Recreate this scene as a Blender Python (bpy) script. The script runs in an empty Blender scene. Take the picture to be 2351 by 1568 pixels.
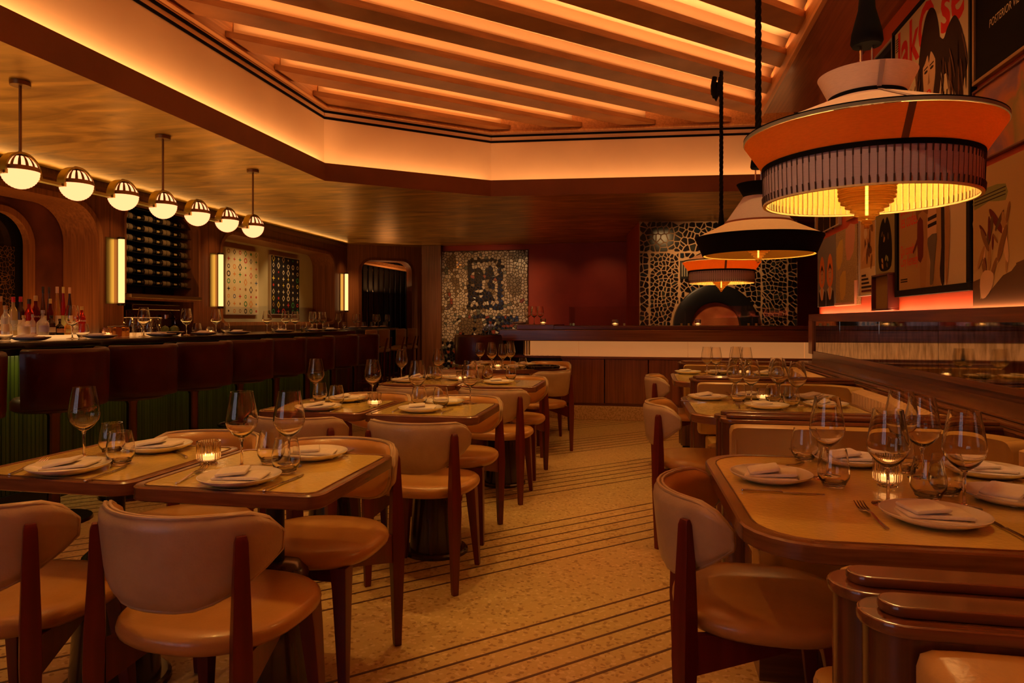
import bpy, bmesh, math, random
from mathutils import Vector, Matrix
random.seed(7)
SC = bpy.context.scene
COL = SC.collection
PI = math.pi
# ---------------------------------------------------------------- camera
TH = math.radians(11.37); FPX = 1567.0; HOR = 736.0; CX = 1175.5; CZ = 1.2
cam = bpy.data.cameras.new('camera'); cam.sensor_width = 36; cam.lens = 36*FPX/2351
cam.shift_y = -(784-HOR)/2351; cam.clip_start = .05; cam.clip_end = 60
camo = bpy.data.objects.new('camera', cam); COL.objects.link(camo)
camo.location = (0, 0, CZ); camo.rotation_euler = (PI/2, 0, TH)
SC.camera = camo
SC.view_settings.view_transform = 'Standard'; SC.view_settings.look = 'None'
SC.view_settings.gamma = 1.0; SC.view_settings.exposure = 0.16
SC.view_settings.use_curve_mapping = False
SC.cycles.max_bounces = 10; SC.cycles.transparent_max_bounces = 32
SC.cycles.transmission_bounces = 10; SC.cycles.glossy_bounces = 5; SC.cycles.diffuse_bounces = 4
SC.cycles.caustics_reflective = False; SC.cycles.sample_clamp_indirect = 4.0
SC.cycles.use_denoising = True
# ---------------------------------------------------------------- world: dusk sky seen only through the rear windows
w = bpy.data.worlds.new('dusk'); SC.world = w; w.use_nodes = True
w.node_tree.nodes['Background'].inputs[0].default_value = (.74, .72, .92, 1)
w.node_tree.nodes['Background'].inputs[1].default_value = 1.5
# ---------------------------------------------------------------- lamps
COVE = (1.0, .42, .13)
def area(name, p, q, width, power, color, aim, spread=180):
    """strip lamp from p to q, shining towards the vector aim"""
    p = Vector(p); q = Vector(q); L = bpy.data.lights.new(name, 'AREA'); L.shape = 'RECTANGLE'
    L.size = (q-p).length; L.size_y = width; L.energy = power; L.color = color; L.spread = math.radians(spread)
    o = bpy.data.objects.new(name, L); COL.objects.link(o); o.location = (p+q)/2
    X = (q-p).normalized(); Z = -Vector(aim).normalized(); Z = (Z - X*Z.dot(X)).normalized(); Y = Z.cross(X)
    o.rotation_euler = Matrix((X, Y, Z)).transposed().to_euler()
    o['kind'] = 'helper'; return o
def spot(name, loc, target, power, color, angle=60, blend=.6, radius=.04):
    L = bpy.data.lights.new(name, 'SPOT'); L.energy = power; L.color = color
    L.spot_size = math.radians(angle); L.spot_blend = blend; L.shadow_soft_size = radius
    o = bpy.data.objects.new(name, L); COL.objects.link(o); o.location = loc
    o.rotation_euler = (Vector(target)-Vector(loc)).to_track_quat('-Z', 'Y').to_euler(); return o
# cove strip lamps in the trough
P1, P2, P3 = (-3.40, 6.74), (-1.88, 8.06), (1.62, 8.33)      # cove wall corners
E1, E2, E3 = (-3.30, 6.56), (-1.81, 7.76), (1.62, 8.06)      # soffit edge corners
K_COVE = 3.4
area('cove_lamp', (-3.345, -2.9, 2.80), (-3.345, 6.62, 2.80), .03, K_COVE*9.5, COVE, (-.12, 0, 1))
area('cove_lamp', (-3.31, 6.66, 2.80), (-1.87, 7.92, 2.80), .03, K_COVE*1.3, COVE, (-.08, .10, 1))
area('cove_lamp', (-1.82, 7.92, 2.80), (1.60, 8.20, 2.80), .03, K_COVE*2.0, COVE, (0, .12, 1))
# beam slot lamps are made with the beams
K_SLOT = 2.2
# grazing strip under the pictures
area('picture_wall_lamp', (1.71, -2.5, 1.265), (1.71, 7.6, 1.268), .02, 14, (1, .42, .16), (.35, 0, 1))
# under the bar top, on the green front
area('bar_front_lamp', (-3.85, -1.5, .98), (-3.85, 8.2, .98), .02, 11, (1, .66, .2), (-.25, 0, -1))
# washing the counter front
area('counter_wash_lamp', (-1.5, 8.17, .965), (1.6, 8.17, .965), .02, 12, (1, .50, .17), (0, .45, -1))
# added fill spots below the slatted ceiling, with no fixtures
K_DN = 1.4
for (x, y, e) in ((-1.75, 1.9, 26), (-1.05, 1.75, 26), (-1.0, 3.4, 30), (-1.75, 3.4, 26), (-.95, 4.9, 30), (-1.7, 4.9, 22), (-.7, 6.7, 26),
                  (-.55, 3.7, 26), (-.1, 5.2, 30), (0.2, 7.2, 24), (1.05, 2.2, 22), (.8, 3.7, 30), (.85, 5.6, 30)):
    spot('ceiling_fill_spot', (x, y, 3.47), (x, y, 0), e*K_DN, (1, .54, .125), 62, .8, .03)
for y in (9.0, 10.1):
    spot('canvas_fill_spot', (-4.9, y, 2.62), (-5.75, y+.15, 1.7), 34, (1, .62, .26), 60, .7, .03)  # added spots to brighten the two canvases
for y in (2.7, 4.4, 6.1, 7.6):
    spot('bar_fill_spot', (-4.1, y, 2.62), (-4.1, y, 1.0), 11, (1, .55, .16), 75, .8, .03)  # extra light put over the bar top, no fixtures there
spot('mosaic_fill_spot', (-2.7, 10.4, 2.60), (-3.05, 12.7, 1.25), 62, (1, .54, .2), 70, .9, .03)  # added pair that lights the mosaic evenly
spot('mosaic_fill_spot', (-3.5, 10.9, 2.60), (-3.2, 12.7, .9), 40, (1, .54, .2), 70, .9, .03)
for y in (6.22, 7.95, 11.78):
    spot('sconce_glow_fill', (-5.22, y, 2.62), (-5.62, y+.03, 1.5), 18, (1, .55, .18), 62, 1, .03)  # added to stand in for the sconces' glow on the wood
spot('sconce_glow_fill', (-5.0, 11.6, 2.62), (-5.25, 12.3, 1.3), 16, (1, .55, .18), 60, 1, .03)  # same added glow on the wall by the corridor arch
for x in (-1.9, -.8):
    spot('red_wall_fill', (x, 11.9, 2.60), (x, 12.75, 1.2), 6, (1, .50, .15), 95, .9, .03)  # added light to lift the red back wall
spot('oven_fill_spot', (.55, 9.0, 2.60), (.95, 10.3, 1.55), 75, (1, .52, .18), 95, .8, .12)  # added spot that brightens the oven tiles
for y in (3.4, 4.7, 6.3):
    spot('picture_fill_spot', (.95, y, 3.40), (1.75, y, 2.2), 8, (1, .5, .16), 75, .8, .03)  # fill spots put on the pictures, without fixtures
# added strip, hidden by the counter, brightening the niches and the gold ceiling
area('back_bar_fill', (-5.25, 1.5, .98), (-5.25, 11.2, .98), .04, 32, (1, .44, .085), (.30, 0, 1))
spot('rack_fill_spot', (-4.7, 7.0, 2.62), (-5.85, 7.05, 1.95), 24, (1, .60, .24), 70, .8, .03)  # added to bring out the dark bottles in the rack
spot('pendant_fill_spot', (-.45, 1.0, 3.46), (.73, 2.2, 1.82), 60, (1, .54, .25), 34, .6, .03)  # added spot brightening the large pendant from the camera side
area('niche_fill_strip', (-5.85, 3.2, 1.02), (-5.85, 5.95, 1.02), .03, 11, (1, .42, .09), (.05, .25, 1))  # added strip that makes the arch jamb glow orange
# added strip above the cornice, brightening the gold ceiling
area('cornice_fill', (-5.53, 1.5, 2.605), (-5.53, 11.9, 2.605), .02, 4, (1, .50, .13), (1, 0, .12))
# ---------------------------------------------------------------- helpers
Fv = Vector((-math.sin(TH), math.cos(TH))); Rv = Vector((math.cos(TH), math.sin(TH)))
def at(px, py, z):
    Z = FPX*(CZ-z)/(py-HOR); X = (px-CX)/FPX*Z; p = Fv*Z+Rv*X
    return Vector((p.x, p.y, z))
def atx(px, py, x0):
    r = (px-CX)/FPX; Z = x0/(Fv.x+Rv.x*r); return (Fv.y*Z+Rv.y*r*Z, CZ+(HOR-py)/FPX*Z)
def aty(px, py, y0):
    r = (px-CX)/FPX; Z = y0/(Fv.y+Rv.y*r); return (Fv.x*Z+Rv.x*r*Z, CZ+(HOR-py)/FPX*Z)
class MB:
    def __init__(s): s.v = []; s.f = []
    def add(s, vs, fs):
        n = len(s.v); s.v += [tuple(p) for p in vs]; s.f += [tuple(i+n for i in q) for q in fs]; return s
    def box(s, x0, x1, y0, y1, z0, z1):
        return s.add([(x0,y0,z0),(x1,y0,z0),(x1,y1,z0),(x0,y1,z0),(x0,y0,z1),(x1,y0,z1),(x1,y1,z1),(x0,y1,z1)],
            [(0,3,2,1),(4,5,6,7),(0,1,5,4),(1,2,6,5),(2,3,7,6),(3,0,4,7)])
    def loft(s, rings, cap=True, close=True):
        n = len(rings[0]); vs = [p for r in rings for p in r]; fs = []
        for k in range(len(rings)-1):
            for i in range(n if close else n-1):
                j = (i+1) % n; fs.append((k*n+i, k*n+j, (k+1)*n+j, (k+1)*n+i))
        if cap:
            fs.append(tuple(range(n-1, -1, -1))); fs.append(tuple((len(rings)-1)*n+i for i in range(n)))
        return s.add(vs, fs)
    def prism(s, out, z0, z1): return s.loft([[(x, y, z0) for x, y in out], [(x, y, z1) for x, y in out]])
    def lathe(s, prof, n=24, c=(0,0,0), cap=False):
        rings = [[(c[0]+r*math.cos(2*PI*i/n), c[1]+r*math.sin(2*PI*i/n), c[2]+z) for i in range(n)] for r, z in prof]
        return s.loft(rings, cap)
    def tube(s, pts, r, n=8, cap=True, closed=False):
        pts = [Vector(p) for p in pts]; rings = []; up = None
        for i, p in enumerate(pts):
            a = pts[i-1] if (i > 0 or closed) else p; b = pts[(i+1) % len(pts)] if (i < len(pts)-1 or closed) else p
            t = (b-a).normalized()
            if up is None: up = Vector((0,0,1)) if abs(t.z) < .9 else Vector((1,0,0))
            x = t.cross(up).normalized(); up = x.cross(t).normalized()
            rr = r[i] if isinstance(r, (list, tuple)) else r
            rings.append([p + x*rr*math.cos(2*PI*k/n) + up*rr*math.sin(2*PI*k/n) for k in range(n)])
        if closed: rings.append(rings[0]); cap = False
        return s.loft(rings, cap)
    def sweep(s, prof, path, cap=True, round_=0):
        """prof: (offset to the left of travel, z); path: plan points"""
        path = [Vector(p) for p in path]; rings = []
        for i, p in enumerate(path):
            d0 = (p-path[i-1]).normalized() if i else None; d1 = (path[i+1]-p).normalized() if i < len(path)-1 else None
            if d0 is None: d0 = d1
            if d1 is None: d1 = d0
            n0 = Vector((-d0.y, d0.x)); n1 = Vector((-d1.y, d1.x)); m = (n0+n1).normalized(); k = 1/max(.3, m.dot(n0))
            rings.append([(p.x+m.x*o*k, p.y+m.y*o*k, z) for o, z in prof])
        if round_:
            def sc(r, k):
                c = sum((Vector(p) for p in r), Vector())/len(r); return [tuple(c+(Vector(p)-c)*k) for p in r]
            for end in (0, -1):
                r0 = rings[end]; d = (path[1]-path[0]) if end == 0 else (path[-2]-path[-1]); d = d.normalized(); new = []
                for k, o in ((.86,0),(.955,.12),(.99,.4),(1,1)): new.append([tuple(Vector(p)+Vector((d.x,d.y,0))*o*round_) for p in sc(r0, k)])
                rings = new+rings[1:] if end == 0 else rings[:-1]+new[::-1]
        return s.loft(rings, cap)
    def xf(s, M): s.v = [tuple(M @ Vector(p)) for p in s.v]; return s
    def mesh(s, name, m, smooth=35, bevel=0):
        me = bpy.data.meshes.new(name); me.from_pydata(s.v, [], s.f)
        bm = bmesh.new(); bm.from_mesh(me); bmesh.ops.remove_doubles(bm, verts=bm.verts, dist=1e-5)
        if bevel:
            es = [e for e in bm.edges if len(e.link_faces) == 2 and e.calc_face_angle(0) > .5]
            bmesh.ops.bevel(bm, geom=es, offset=bevel, segments=2, affect='EDGES', profile=.5)
        bmesh.ops.recalc_face_normals(bm, faces=bm.faces); bm.to_mesh(me); bm.free()
        if smooth:
            me.shade_smooth(); me.set_sharp_from_angle(angle=math.radians(smooth))
        me.materials.append(m); return me
    def build(s, name, m, parent=None, smooth=35, bevel=0, loc=None):
        o = bpy.data.objects.new(name, s.mesh(name, m, smooth, bevel)); COL.objects.link(o)
        if bevel: wn = o.modifiers.new('normals', 'WEIGHTED_NORMAL'); wn.keep_sharp = True; wn.weight = 90
        if parent: o.parent = parent
        if loc is not None: o.location = loc
        return o
def arc(cx, cy, r, a0, a1, n):
    return [(cx+r*math.cos(math.radians(a0+(a1-a0)*i/n)), cy+r*math.sin(math.radians(a0+(a1-a0)*i/n))) for i in range(n+1)]
def rrect(x0, x1, y0, y1, r, n=6):
    return (arc(x1-r,y0+r,r,-90,0,n)+arc(x1-r,y1-r,r,0,90,n)+arc(x0+r,y1-r,r,90,180,n)+arc(x0+r,y0+r,r,180,270,n))
def tag(o, label, cat, group=None):
    o['label'] = label; o['category'] = cat
    if group: o['group'] = group
    return o
def thing(name, label, cat, loc=(0,0,0), rz=0, group=None):
    o = bpy.data.objects.new(name, None); COL.objects.link(o); o.location = loc; o.rotation_euler = (0,0,rz)
    o.empty_display_size = .05; return tag(o, label, cat, group)
def struct(o): o['kind'] = 'structure'; return o
def dup(root, loc, rz, label, group=None, scale=None):
    r = root.copy(); COL.objects.link(r); r.location = loc; r.rotation_euler = (0,0,rz); r['label'] = label
    if scale: r.scale = scale
    if group: r['group'] = group
    elif 'group' in r: del r['group']
    for ch in list(root.children):
        c = ch.copy(); COL.objects.link(c); c.parent = r
        for g in ch.children:
            d = g.copy(); COL.objects.link(d); d.parent = c
    return r
# ---------------------------------------------------------------- materials
def mat(name, color=(.5,.5,.5), rough=.5, metal=0, spec=.5, emit=None, es=0, coat=0, trans=0):
    m = bpy.data.materials.new(name); m.use_nodes = True; b = m.node_tree.nodes['Principled BSDF']
    b.inputs['Base Color'].default_value = (*color, 1); b.inputs['Roughness'].default_value = rough
    b.inputs['Metallic'].default_value = metal; b.inputs['Specular IOR Level'].default_value = spec
    if coat: b.inputs['Coat Weight'].default_value = coat; b.inputs['Coat Roughness'].default_value = .12
    if emit: b.inputs['Emission Color'].default_value = (*emit, 1); b.inputs['Emission Strength'].default_value = es
    if trans: b.inputs['Transmission Weight'].default_value = trans
    return m
def nodes(m): return m.node_tree.nodes, m.node_tree.links, m.node_tree.nodes['Principled BSDF']
def noise_color(m, c1, c2, scale=(4,4,4), detail=6, lo=.35, hi=.65, bump=0, bscale=60, dist=0, rough=None):
    N, L, b = nodes(m)
    tc = N.new('ShaderNodeTexCoord'); mp = N.new('ShaderNodeMapping'); mp.inputs['Scale'].default_value = scale
    nz = N.new('ShaderNodeTexNoise'); nz.inputs['Scale'].default_value = 1; nz.inputs['Detail'].default_value = detail
    nz.inputs['Distortion'].default_value = dist
    cr = N.new('ShaderNodeValToRGB'); cr.color_ramp.elements[0].position = lo; cr.color_ramp.elements[1].position = hi
    cr.color_ramp.elements[0].color = (*c1, 1); cr.color_ramp.elements[1].color = (*c2, 1)
    L.new(tc.outputs['Object'], mp.inputs['Vector']); L.new(mp.outputs[0], nz.inputs['Vector'])
    L.new(nz.outputs['Fac'], cr.inputs['Fac']); L.new(cr.outputs[0], b.inputs['Base Color'])
    if rough:
        mr = N.new('ShaderNodeMapRange'); mr.inputs[3].default_value = rough[0]; mr.inputs[4].default_value = rough[1]
        L.new(nz.outputs['Fac'], mr.inputs[0]); L.new(mr.outputs[0], b.inputs['Roughness'])
    if bump:
        n2 = N.new('ShaderNodeTexNoise'); n2.inputs['Scale'].default_value = bscale; n2.inputs['Detail'].default_value = 3
        bp = N.new('ShaderNodeBump'); bp.inputs['Strength'].default_value = bump; bp.inputs['Distance'].default_value = .01
        L.new(tc.outputs['Object'], n2.inputs['Vector']); L.new(n2.outputs['Fac'], bp.inputs['Height']); L.new(bp.outputs[0], b.inputs['Normal'])
    return m
def wood(name, c1, c2, axis='z', rough=.35, coat=.2):
    s = {'x': (1.2, 42, 42), 'y': (42, 1.2, 42), 'z': (42, 42, 1.2)}[axis]
    return noise_color(mat(name, c1, rough, coat=coat), c1, c2, s, 5, .3, .7, dist=.6)
M = {}
DW1, DW2 = (.085, .022, .008), (.19, .058, .02)
for ax in 'xyz': M['dark_wood_'+ax] = wood('dark_walnut_'+ax, DW1, DW2, ax, .32, .25)
for ax in 'xyz': M['mid_wood_'+ax] = wood('walnut_'+ax, (.15, .048, .016), (.30, .105, .036), ax, .34, .25)
for ax in 'xyz': M['oak_'+ax] = wood('oak_'+ax, (.40, .17, .06), (.62, .30, .115), ax, .45, .1)
M['rail_wood'] = wood('polished_walnut', (.12, .042, .016), (.25, .095, .034), 'x', .22, .6)
M['chair_wood'] = noise_color(mat('red_stained_wood', (.12,.01,.006), .38), (.10,.007,.004), (.15,.013,.007), (30,30,2), 4)
M['leather_cream'] = noise_color(mat('pale_leather', (.6,.45,.34), .33, coat=.12), (.43,.29,.165), (.56,.40,.245), (9,9,9), 8, .3, .7, bump=.10, bscale=180)
M['leather_tan'] = noise_color(mat('tan_leather', (.55,.27,.10), .29, coat=.15), (.44,.205,.055), (.58,.29,.085), (6,6,6), 6, .3, .7, bump=.08, bscale=160)
M['leather_booth'] = noise_color(mat('booth_leather', (.6,.36,.14), .34), (.60,.40,.13), (.74,.51,.18), (4,4,4), 6, .3, .7, bump=.06, bscale=130)
M['leather_channel'] = noise_color(mat('channelled_leather', (.7,.46,.2), .4), (.70,.47,.22), (.80,.55,.28), (4,4,4), 6, .3, .7, bump=.06, bscale=130)
M['leather_red'] = noise_color(mat('oxblood_leather', (.07,.008,.005), .36, spec=.3, coat=.15), (.036,.0032,.0026), (.056,.005,.004), (5,5,5), 6, bump=.06, bscale=120)
def lacquer():
    m = mat('ochre_lacquer', (.90,.66,.18), .08, coat=.7); N, L, b = nodes(m)
    tc = N.new('ShaderNodeTexCoord'); n2 = N.new('ShaderNodeTexNoise'); n2.inputs['Scale'].default_value = 90; n2.inputs['Detail'].default_value = 2
    bp = N.new('ShaderNodeBump'); bp.inputs['Strength'].default_value = .09; bp.inputs['Distance'].default_value = .008
    L.new(tc.outputs['Object'], n2.inputs['Vector']); L.new(n2.outputs['Fac'], bp.inputs['Height'])
    L.new(bp.outputs[0], b.inputs['Normal']); L.new(bp.outputs[0], b.inputs['Coat Normal']); return m
M['lacquer'] = lacquer()
M['black'] = mat('black_metal', (.008,.007,.007), .35)
M['black_matte'] = mat('black_cloth', (.005,.004,.005), .9, spec=.08)
M['bar_black'] = mat('black_lacquer', (.012,.008,.007), .12, coat=.5)
M['brass'] = mat('aged_brass', (.48,.42,.13), .30, 1)
M['brass_dull'] = mat('dull_brass', (.30,.17,.07), .42, 1)
M['steel'] = mat('polished_steel', (.62,.55,.48), .16, 1)
M['china'] = mat('white_china', (.80,.74,.66), .16, coat=.3)
M['linen'] = noise_color(mat('white_linen', (.8,.72,.63), .85), (.78,.69,.60), (.84,.76,.67), (40,40,40), 4, bump=.15, bscale=400)
M['plaster_cream'] = noise_color(mat('cream_plaster', (.80,.62,.42), .75), (.78,.60,.41), (.84,.66,.45), (2,2,2), 5, .3, .7)
M['plaster_olive'] = noise_color(mat('olive_plaster', (.50,.42,.24), .75), (.46,.38,.21), (.56,.47,.27), (2,2,1), 5, .3, .7)
M['fascia'] = noise_color(mat('brown_plaster', (.17,.052,.018), .7), (.15,.045,.015), (.20,.062,.022), (2,2,2), 5)
M['red_wall'] = noise_color(mat('red_plaster', (.45,.045,.018), .55), (.36,.030,.012), (.55,.055,.022), (1.4,1.4,1.4), 6, .3, .7)
M['orange_wall'] = noise_color(mat('vermilion_plaster', (.6,.085,.03), .6), (.52,.07,.026), (.66,.10,.036), (1.6,1.6,1.6), 6, .3, .7)
M['burgundy'] = noise_color(mat('burgundy_hide', (.10,.02,.012), .45), (.05,.012,.008), (.20,.05,.022), (2.5,2.5,2.5), 8, .3, .72)
M['gold_leaf'] = noise_color(mat('gold_leaf', (.7,.46,.11), .36, .55), (.40,.21,.035), (1.0,.62,.15), (1.6,5,3), 7, .28, .72, bump=.30, bscale=9, dist=1.0, rough=(.27,.42))
def terrazzo():
    m = mat('terrazzo', (.55,.36,.15), .36); N, L, b = nodes(m); tc = N.new('ShaderNodeTexCoord')
    def chips(scale, seed):
        v = N.new('ShaderNodeTexVoronoi'); v.inputs['Scale'].default_value = scale; L.new(tc.outputs['Object'], v.inputs['Vector']); return v
    v = chips(75, 0); sep = N.new('ShaderNodeSeparateColor'); L.new(v.outputs['Color'], sep.inputs[0])
    cr = N.new('ShaderNodeValToRGB'); e = cr.color_ramp.elements
    e[0].position = 0; e[0].color = (.36,.20,.07,1); e[1].position = 1; e[1].color = (.70,.50,.26,1)
    for p, c in ((.10, (.40,.23,.08,1)), (.13, (.56,.37,.15,1)), (.86, (.60,.40,.17,1)), (.9, (.68,.48,.25,1))):
        k = e.new(p); k.color = c
    L.new(sep.outputs[0], cr.inputs[0])
    n = N.new('ShaderNodeTexNoise'); n.inputs['Scale'].default_value = 1.1; n.inputs['Detail'].default_value = 5; L.new(tc.outputs['Object'], n.inputs['Vector'])
    mx = N.new('ShaderNodeMix'); mx.data_type = 'RGBA'; mx.blend_type = 'MULTIPLY'; mx.inputs[0].default_value = .25
    L.new(cr.outputs[0], mx.inputs[6]); L.new(n.outputs['Color'], mx.inputs[7]); L.new(mx.outputs[2], b.inputs['Base Color']); return m
M['terrazzo'] = terrazzo()
M['inlay'] = mat('dark_inlay', (.07,.02,.012), .4)
def thin_glass(name, tint=(.97,.95,.9), ior=1.45, rough=.02):
    m = bpy.data.materials.new(name); m.use_nodes = True; N = m.node_tree.nodes; L = m.node_tree.links; N.clear()
    o = N.new('ShaderNodeOutputMaterial'); t = N.new('ShaderNodeBsdfTransparent'); g = N.new('ShaderNodeBsdfGlossy'); mx = N.new('ShaderNodeMixShader')
    t.inputs[0].default_value = (*tint, 1); g.inputs['Roughness'].default_value = rough
    fr = N.new('ShaderNodeFresnel'); ge = N.new('ShaderNodeNewGeometry'); mr = N.new('ShaderNodeMapRange')
    mr.inputs[3].default_value = ior; mr.inputs[4].default_value = 1/ior; L.new(ge.outputs['Backfacing'], mr.inputs[0]); L.new(mr.outputs[0], fr.inputs[0])
    L.new(fr.outputs[0], mx.inputs[0]); L.new(t.outputs[0], mx.inputs[1]); L.new(g.outputs[0], mx.inputs[2]); L.new(mx.outputs[0], o.inputs[0]); return m

M['pane'] = thin_glass('window_glass', (.96,.95,.93), 1.40)
def glass(name, tint=(1,1,1), rough=0, ior=1.48):
    m = bpy.data.materials.new(name); m.use_nodes = True; N = m.node_tree.nodes; L = m.node_tree.links; N.clear()
    o = N.new('ShaderNodeOutputMaterial'); g = N.new('ShaderNodeBsdfGlass'); g.inputs['Color'].default_value = (*tint, 1)
    g.inputs['Roughness'].default_value = rough; g.inputs['IOR'].default_value = ior; L.new(g.outputs[0], o.inputs[0]); return m
M['glass'] = glass('solid_glass', (1,.97,.93))
M['bowl'] = glass('wine_glass_wall', (.99,.97,.94), 0, 1.5)
def emis(name, c, s):
    m = bpy.data.materials.new(name); m.use_nodes = True; N = m.node_tree.nodes; L = m.node_tree.links; N.clear()
    o = N.new('ShaderNodeOutputMaterial'); e = N.new('ShaderNodeEmission'); e.inputs[0].default_value = (*c, 1); e.inputs[1].default_value = s
    L.new(e.outputs[0], o.inputs[0]); return m
M['globe_light'] = emis('globe_light', (1, .315, .125), 2.4)
M['sconce_light'] = emis('sconce_light', (1, .50, .17), 1.75)
M['bulb'] = emis('bulb_filament', (1, .52, .15), 9)
M['flame'] = emis('candle_flame', (1, .50, .14), 14)

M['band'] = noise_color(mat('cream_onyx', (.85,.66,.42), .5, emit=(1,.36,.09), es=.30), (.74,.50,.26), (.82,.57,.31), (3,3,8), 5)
M['terrazzo_pale'] = noise_color(mat('pale_terrazzo', (.6,.44,.26), .5), (.46,.31,.16), (.68,.5,.3), (60,60,60), 3, .40, .55)
M['grout_pale'] = mat('pale_grout', (.58,.36,.20), .8)
M['grout_dark'] = mat('dark_grout', (.09,.05,.03), .8)
M['shard_black'] = mat('black_shard', (.008,.008,.010), .15)
M['shard_blue'] = mat('dark_blue_shard', (.012,.022,.035), .15)
M['shard_grey'] = mat('dark_green_shard', (.03,.035,.03), .15)
M['oven_steel'] = mat('blued_steel', (.020,.022,.028), .38, .6)
M['copper'] = noise_color(mat('copper_door', (.50,.13,.05), .5, .2), (.42,.10,.035), (.62,.19,.07), (5,5,5), 6)
M['vent'] = mat('vent_metal', (.30,.26,.18), .5)
M['tile_cream'] = noise_color(mat('cream_tile', (.6,.46,.33), .25), (.52,.39,.28), (.68,.54,.40), (6,6,6), 2)
M['tile_black'] = mat('black_tile', (.010,.009,.010), .15)
M['tile_brown'] = mat('brown_tile', (.20,.12,.05), .35)
M['tile_red'] = mat('rust_tile', (.32,.06,.025), .3)
M['mirror_tile'] = mat('mirror_tile', (.85,.75,.6), .08, 1)
M['tile_white'] = mat('white_bead_tile', (.75,.65,.55), .2)
M['tile_grey'] = mat('grey_green_tile', (.14,.14,.10), .3)
M['tile_sand'] = mat('sand_tile', (.40,.28,.16), .3)
M['green_front'] = noise_color(mat('green_lacquer', (.04,.07,.012), .28), (.018,.034,.007), (.060,.098,.016), (30,30,.7), 5, .3, .7)
M['step_light'] = emis('lit_glass_step', (1, .44, .13), .95)
M['post_metal'] = mat('bronze_post', (.12,.055,.035), .25, 1)
M['oak_beam'] = noise_color(mat('oak_beam', (.4,.17,.06), .45, coat=.1), (.25,.10,.034), (.40,.175,.06), (3,3,30), 6, .3, .7)
M['edge_wood'] = noise_color(mat('table_edge_wood', (.3,.1,.04), .25, coat=.5), (.12,.042,.015), (.26,.10,.036), (5,5,60), 5, .3, .7)
M['pedestal'] = noise_color(mat('pedestal_wood', (.03,.009,.006), .25, coat=.4), (.018,.006,.004), (.05,.016,.009), (30,30,1), 4)
M['divider_wood'] = wood('divider_walnut', (.07,.022,.010), (.16,.05,.02), 'z', .25, .5)
M['rail_wood_y'] = wood('polished_walnut_ledge', (.12,.042,.016), (.25,.095,.034), 'y', .22, .6)
def foxed():
    m = mat('antique_mirror', (.62,.56,.46), .035, 1); N, L, b = nodes(m); tc = N.new('ShaderNodeTexCoord')
    n = N.new('ShaderNodeTexNoise'); n.inputs['Scale'].default_value = 14; n.inputs['Detail'].default_value = 6
    mp = N.new('ShaderNodeMapping'); mp.inputs['Scale'].default_value = (1,1.6,.6); L.new(tc.outputs['Object'], mp.inputs[0]); L.new(mp.outputs[0], n.inputs['Vector'])
    cr = N.new('ShaderNodeValToRGB'); cr.color_ramp.elements[0].position = .40; cr.color_ramp.elements[0].color = (.62,.55,.44,1)
    cr.color_ramp.elements[1].position = .68; cr.color_ramp.elements[1].color = (.30,.22,.12,1)
    L.new(n.outputs['Fac'], cr.inputs[0]); L.new(cr.outputs[0], b.inputs['Base Color']); return m
M['mirror'] = foxed()
M['votive'] = glass('ribbed_glass', (1,.95,.88), 0, 1.5)
M['wax'] = mat('candle_wax', (.9,.7,.45), .5, emit=(1,.46,.14), es=1.6)  # emission puts the flame's glow into the wax
M['cut_glass'] = thin_glass('cut_glass', (.97,.93,.86), 1.9, .04)
M['card'] = mat('green_card', (.62,.70,.40), .6)
M['lime'] = noise_color(mat('lime_peel', (.10,.16,.03), .4), (.07,.12,.02), (.14,.21,.05), (30,30,30), 3)
M['steel_dark'] = mat('dark_chrome', (.14,.10,.08), .22, 1)
for k_, c_ in dict(amber=(.55,.22,.05), red=(.60,.03,.015), deepred=(.22,.012,.01), straw=(.80,.62,.30), clear=(.88,.86,.80), dark=(.05,.02,.012), brown=(.22,.10,.04), gold=(.80,.45,.10), white=(.85,.75,.60), pink=(.82,.66,.66), black=(.012,.010,.010)).items():
    m_ = mat('bottle_'+k_, c_, .08, coat=.3); b_ = m_.node_tree.nodes['Principled BSDF']
    if k_ not in ('black', 'dark', 'white'):
        b_.inputs['Transmission Weight'].default_value = .62; b_.inputs['IOR'].default_value = 1.2
    M['liq_'+k_] = m_
M['liq_black'] = mat('black_bottle_glass', (.012,.011,.010), .08, coat=.4); M['amber'] = M['liq_amber']
for k_, c_ in dict(red=(.55,.02,.02), wood=(.45,.25,.10), dark=(.05,.03,.02), gold=(.60,.38,.14), yellow=(.75,.55,.15), peach=(.80,.48,.30), grey=(.45,.42,.45)).items(): M['cap_'+k_] = mat('cap_'+k_, c_, .35)
for k_, c_ in dict(cream=(.80,.68,.48), grey=(.40,.38,.33), yellow=(.78,.62,.22), green=(.50,.55,.25), lilac=(.50,.46,.68), orange=(.70,.32,.12), kraft=(.22,.13,.05)).items(): M['lab_'+k_] = mat('label_'+k_, c_, .7)
M['canvas_edge'] = mat('canvas_edge', (.62,.52,.40), .8); M['canvas_cream'] = noise_color(mat('canvas_cream', (.75,.62,.38), .7), (.72,.58,.34), (.80,.68,.44), (4,4,4), 4); M['canvas_black'] = mat('canvas_black', (.012,.008,.010), .6)
for k_, c_ in dict(black=(.02,.015,.02), red=(.55,.04,.03), green=(.05,.25,.08), blue=(.06,.12,.30), orange=(.75,.28,.06), brown=(.35,.18,.07), cream=(.75,.62,.42), yellow=(.75,.55,.08)).items(): M['pt_'+k_] = mat('paint_'+k_, c_, .6)
M['rope'] = mat('black_rope', (.008,.007,.008), .9, spec=.15)
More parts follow.
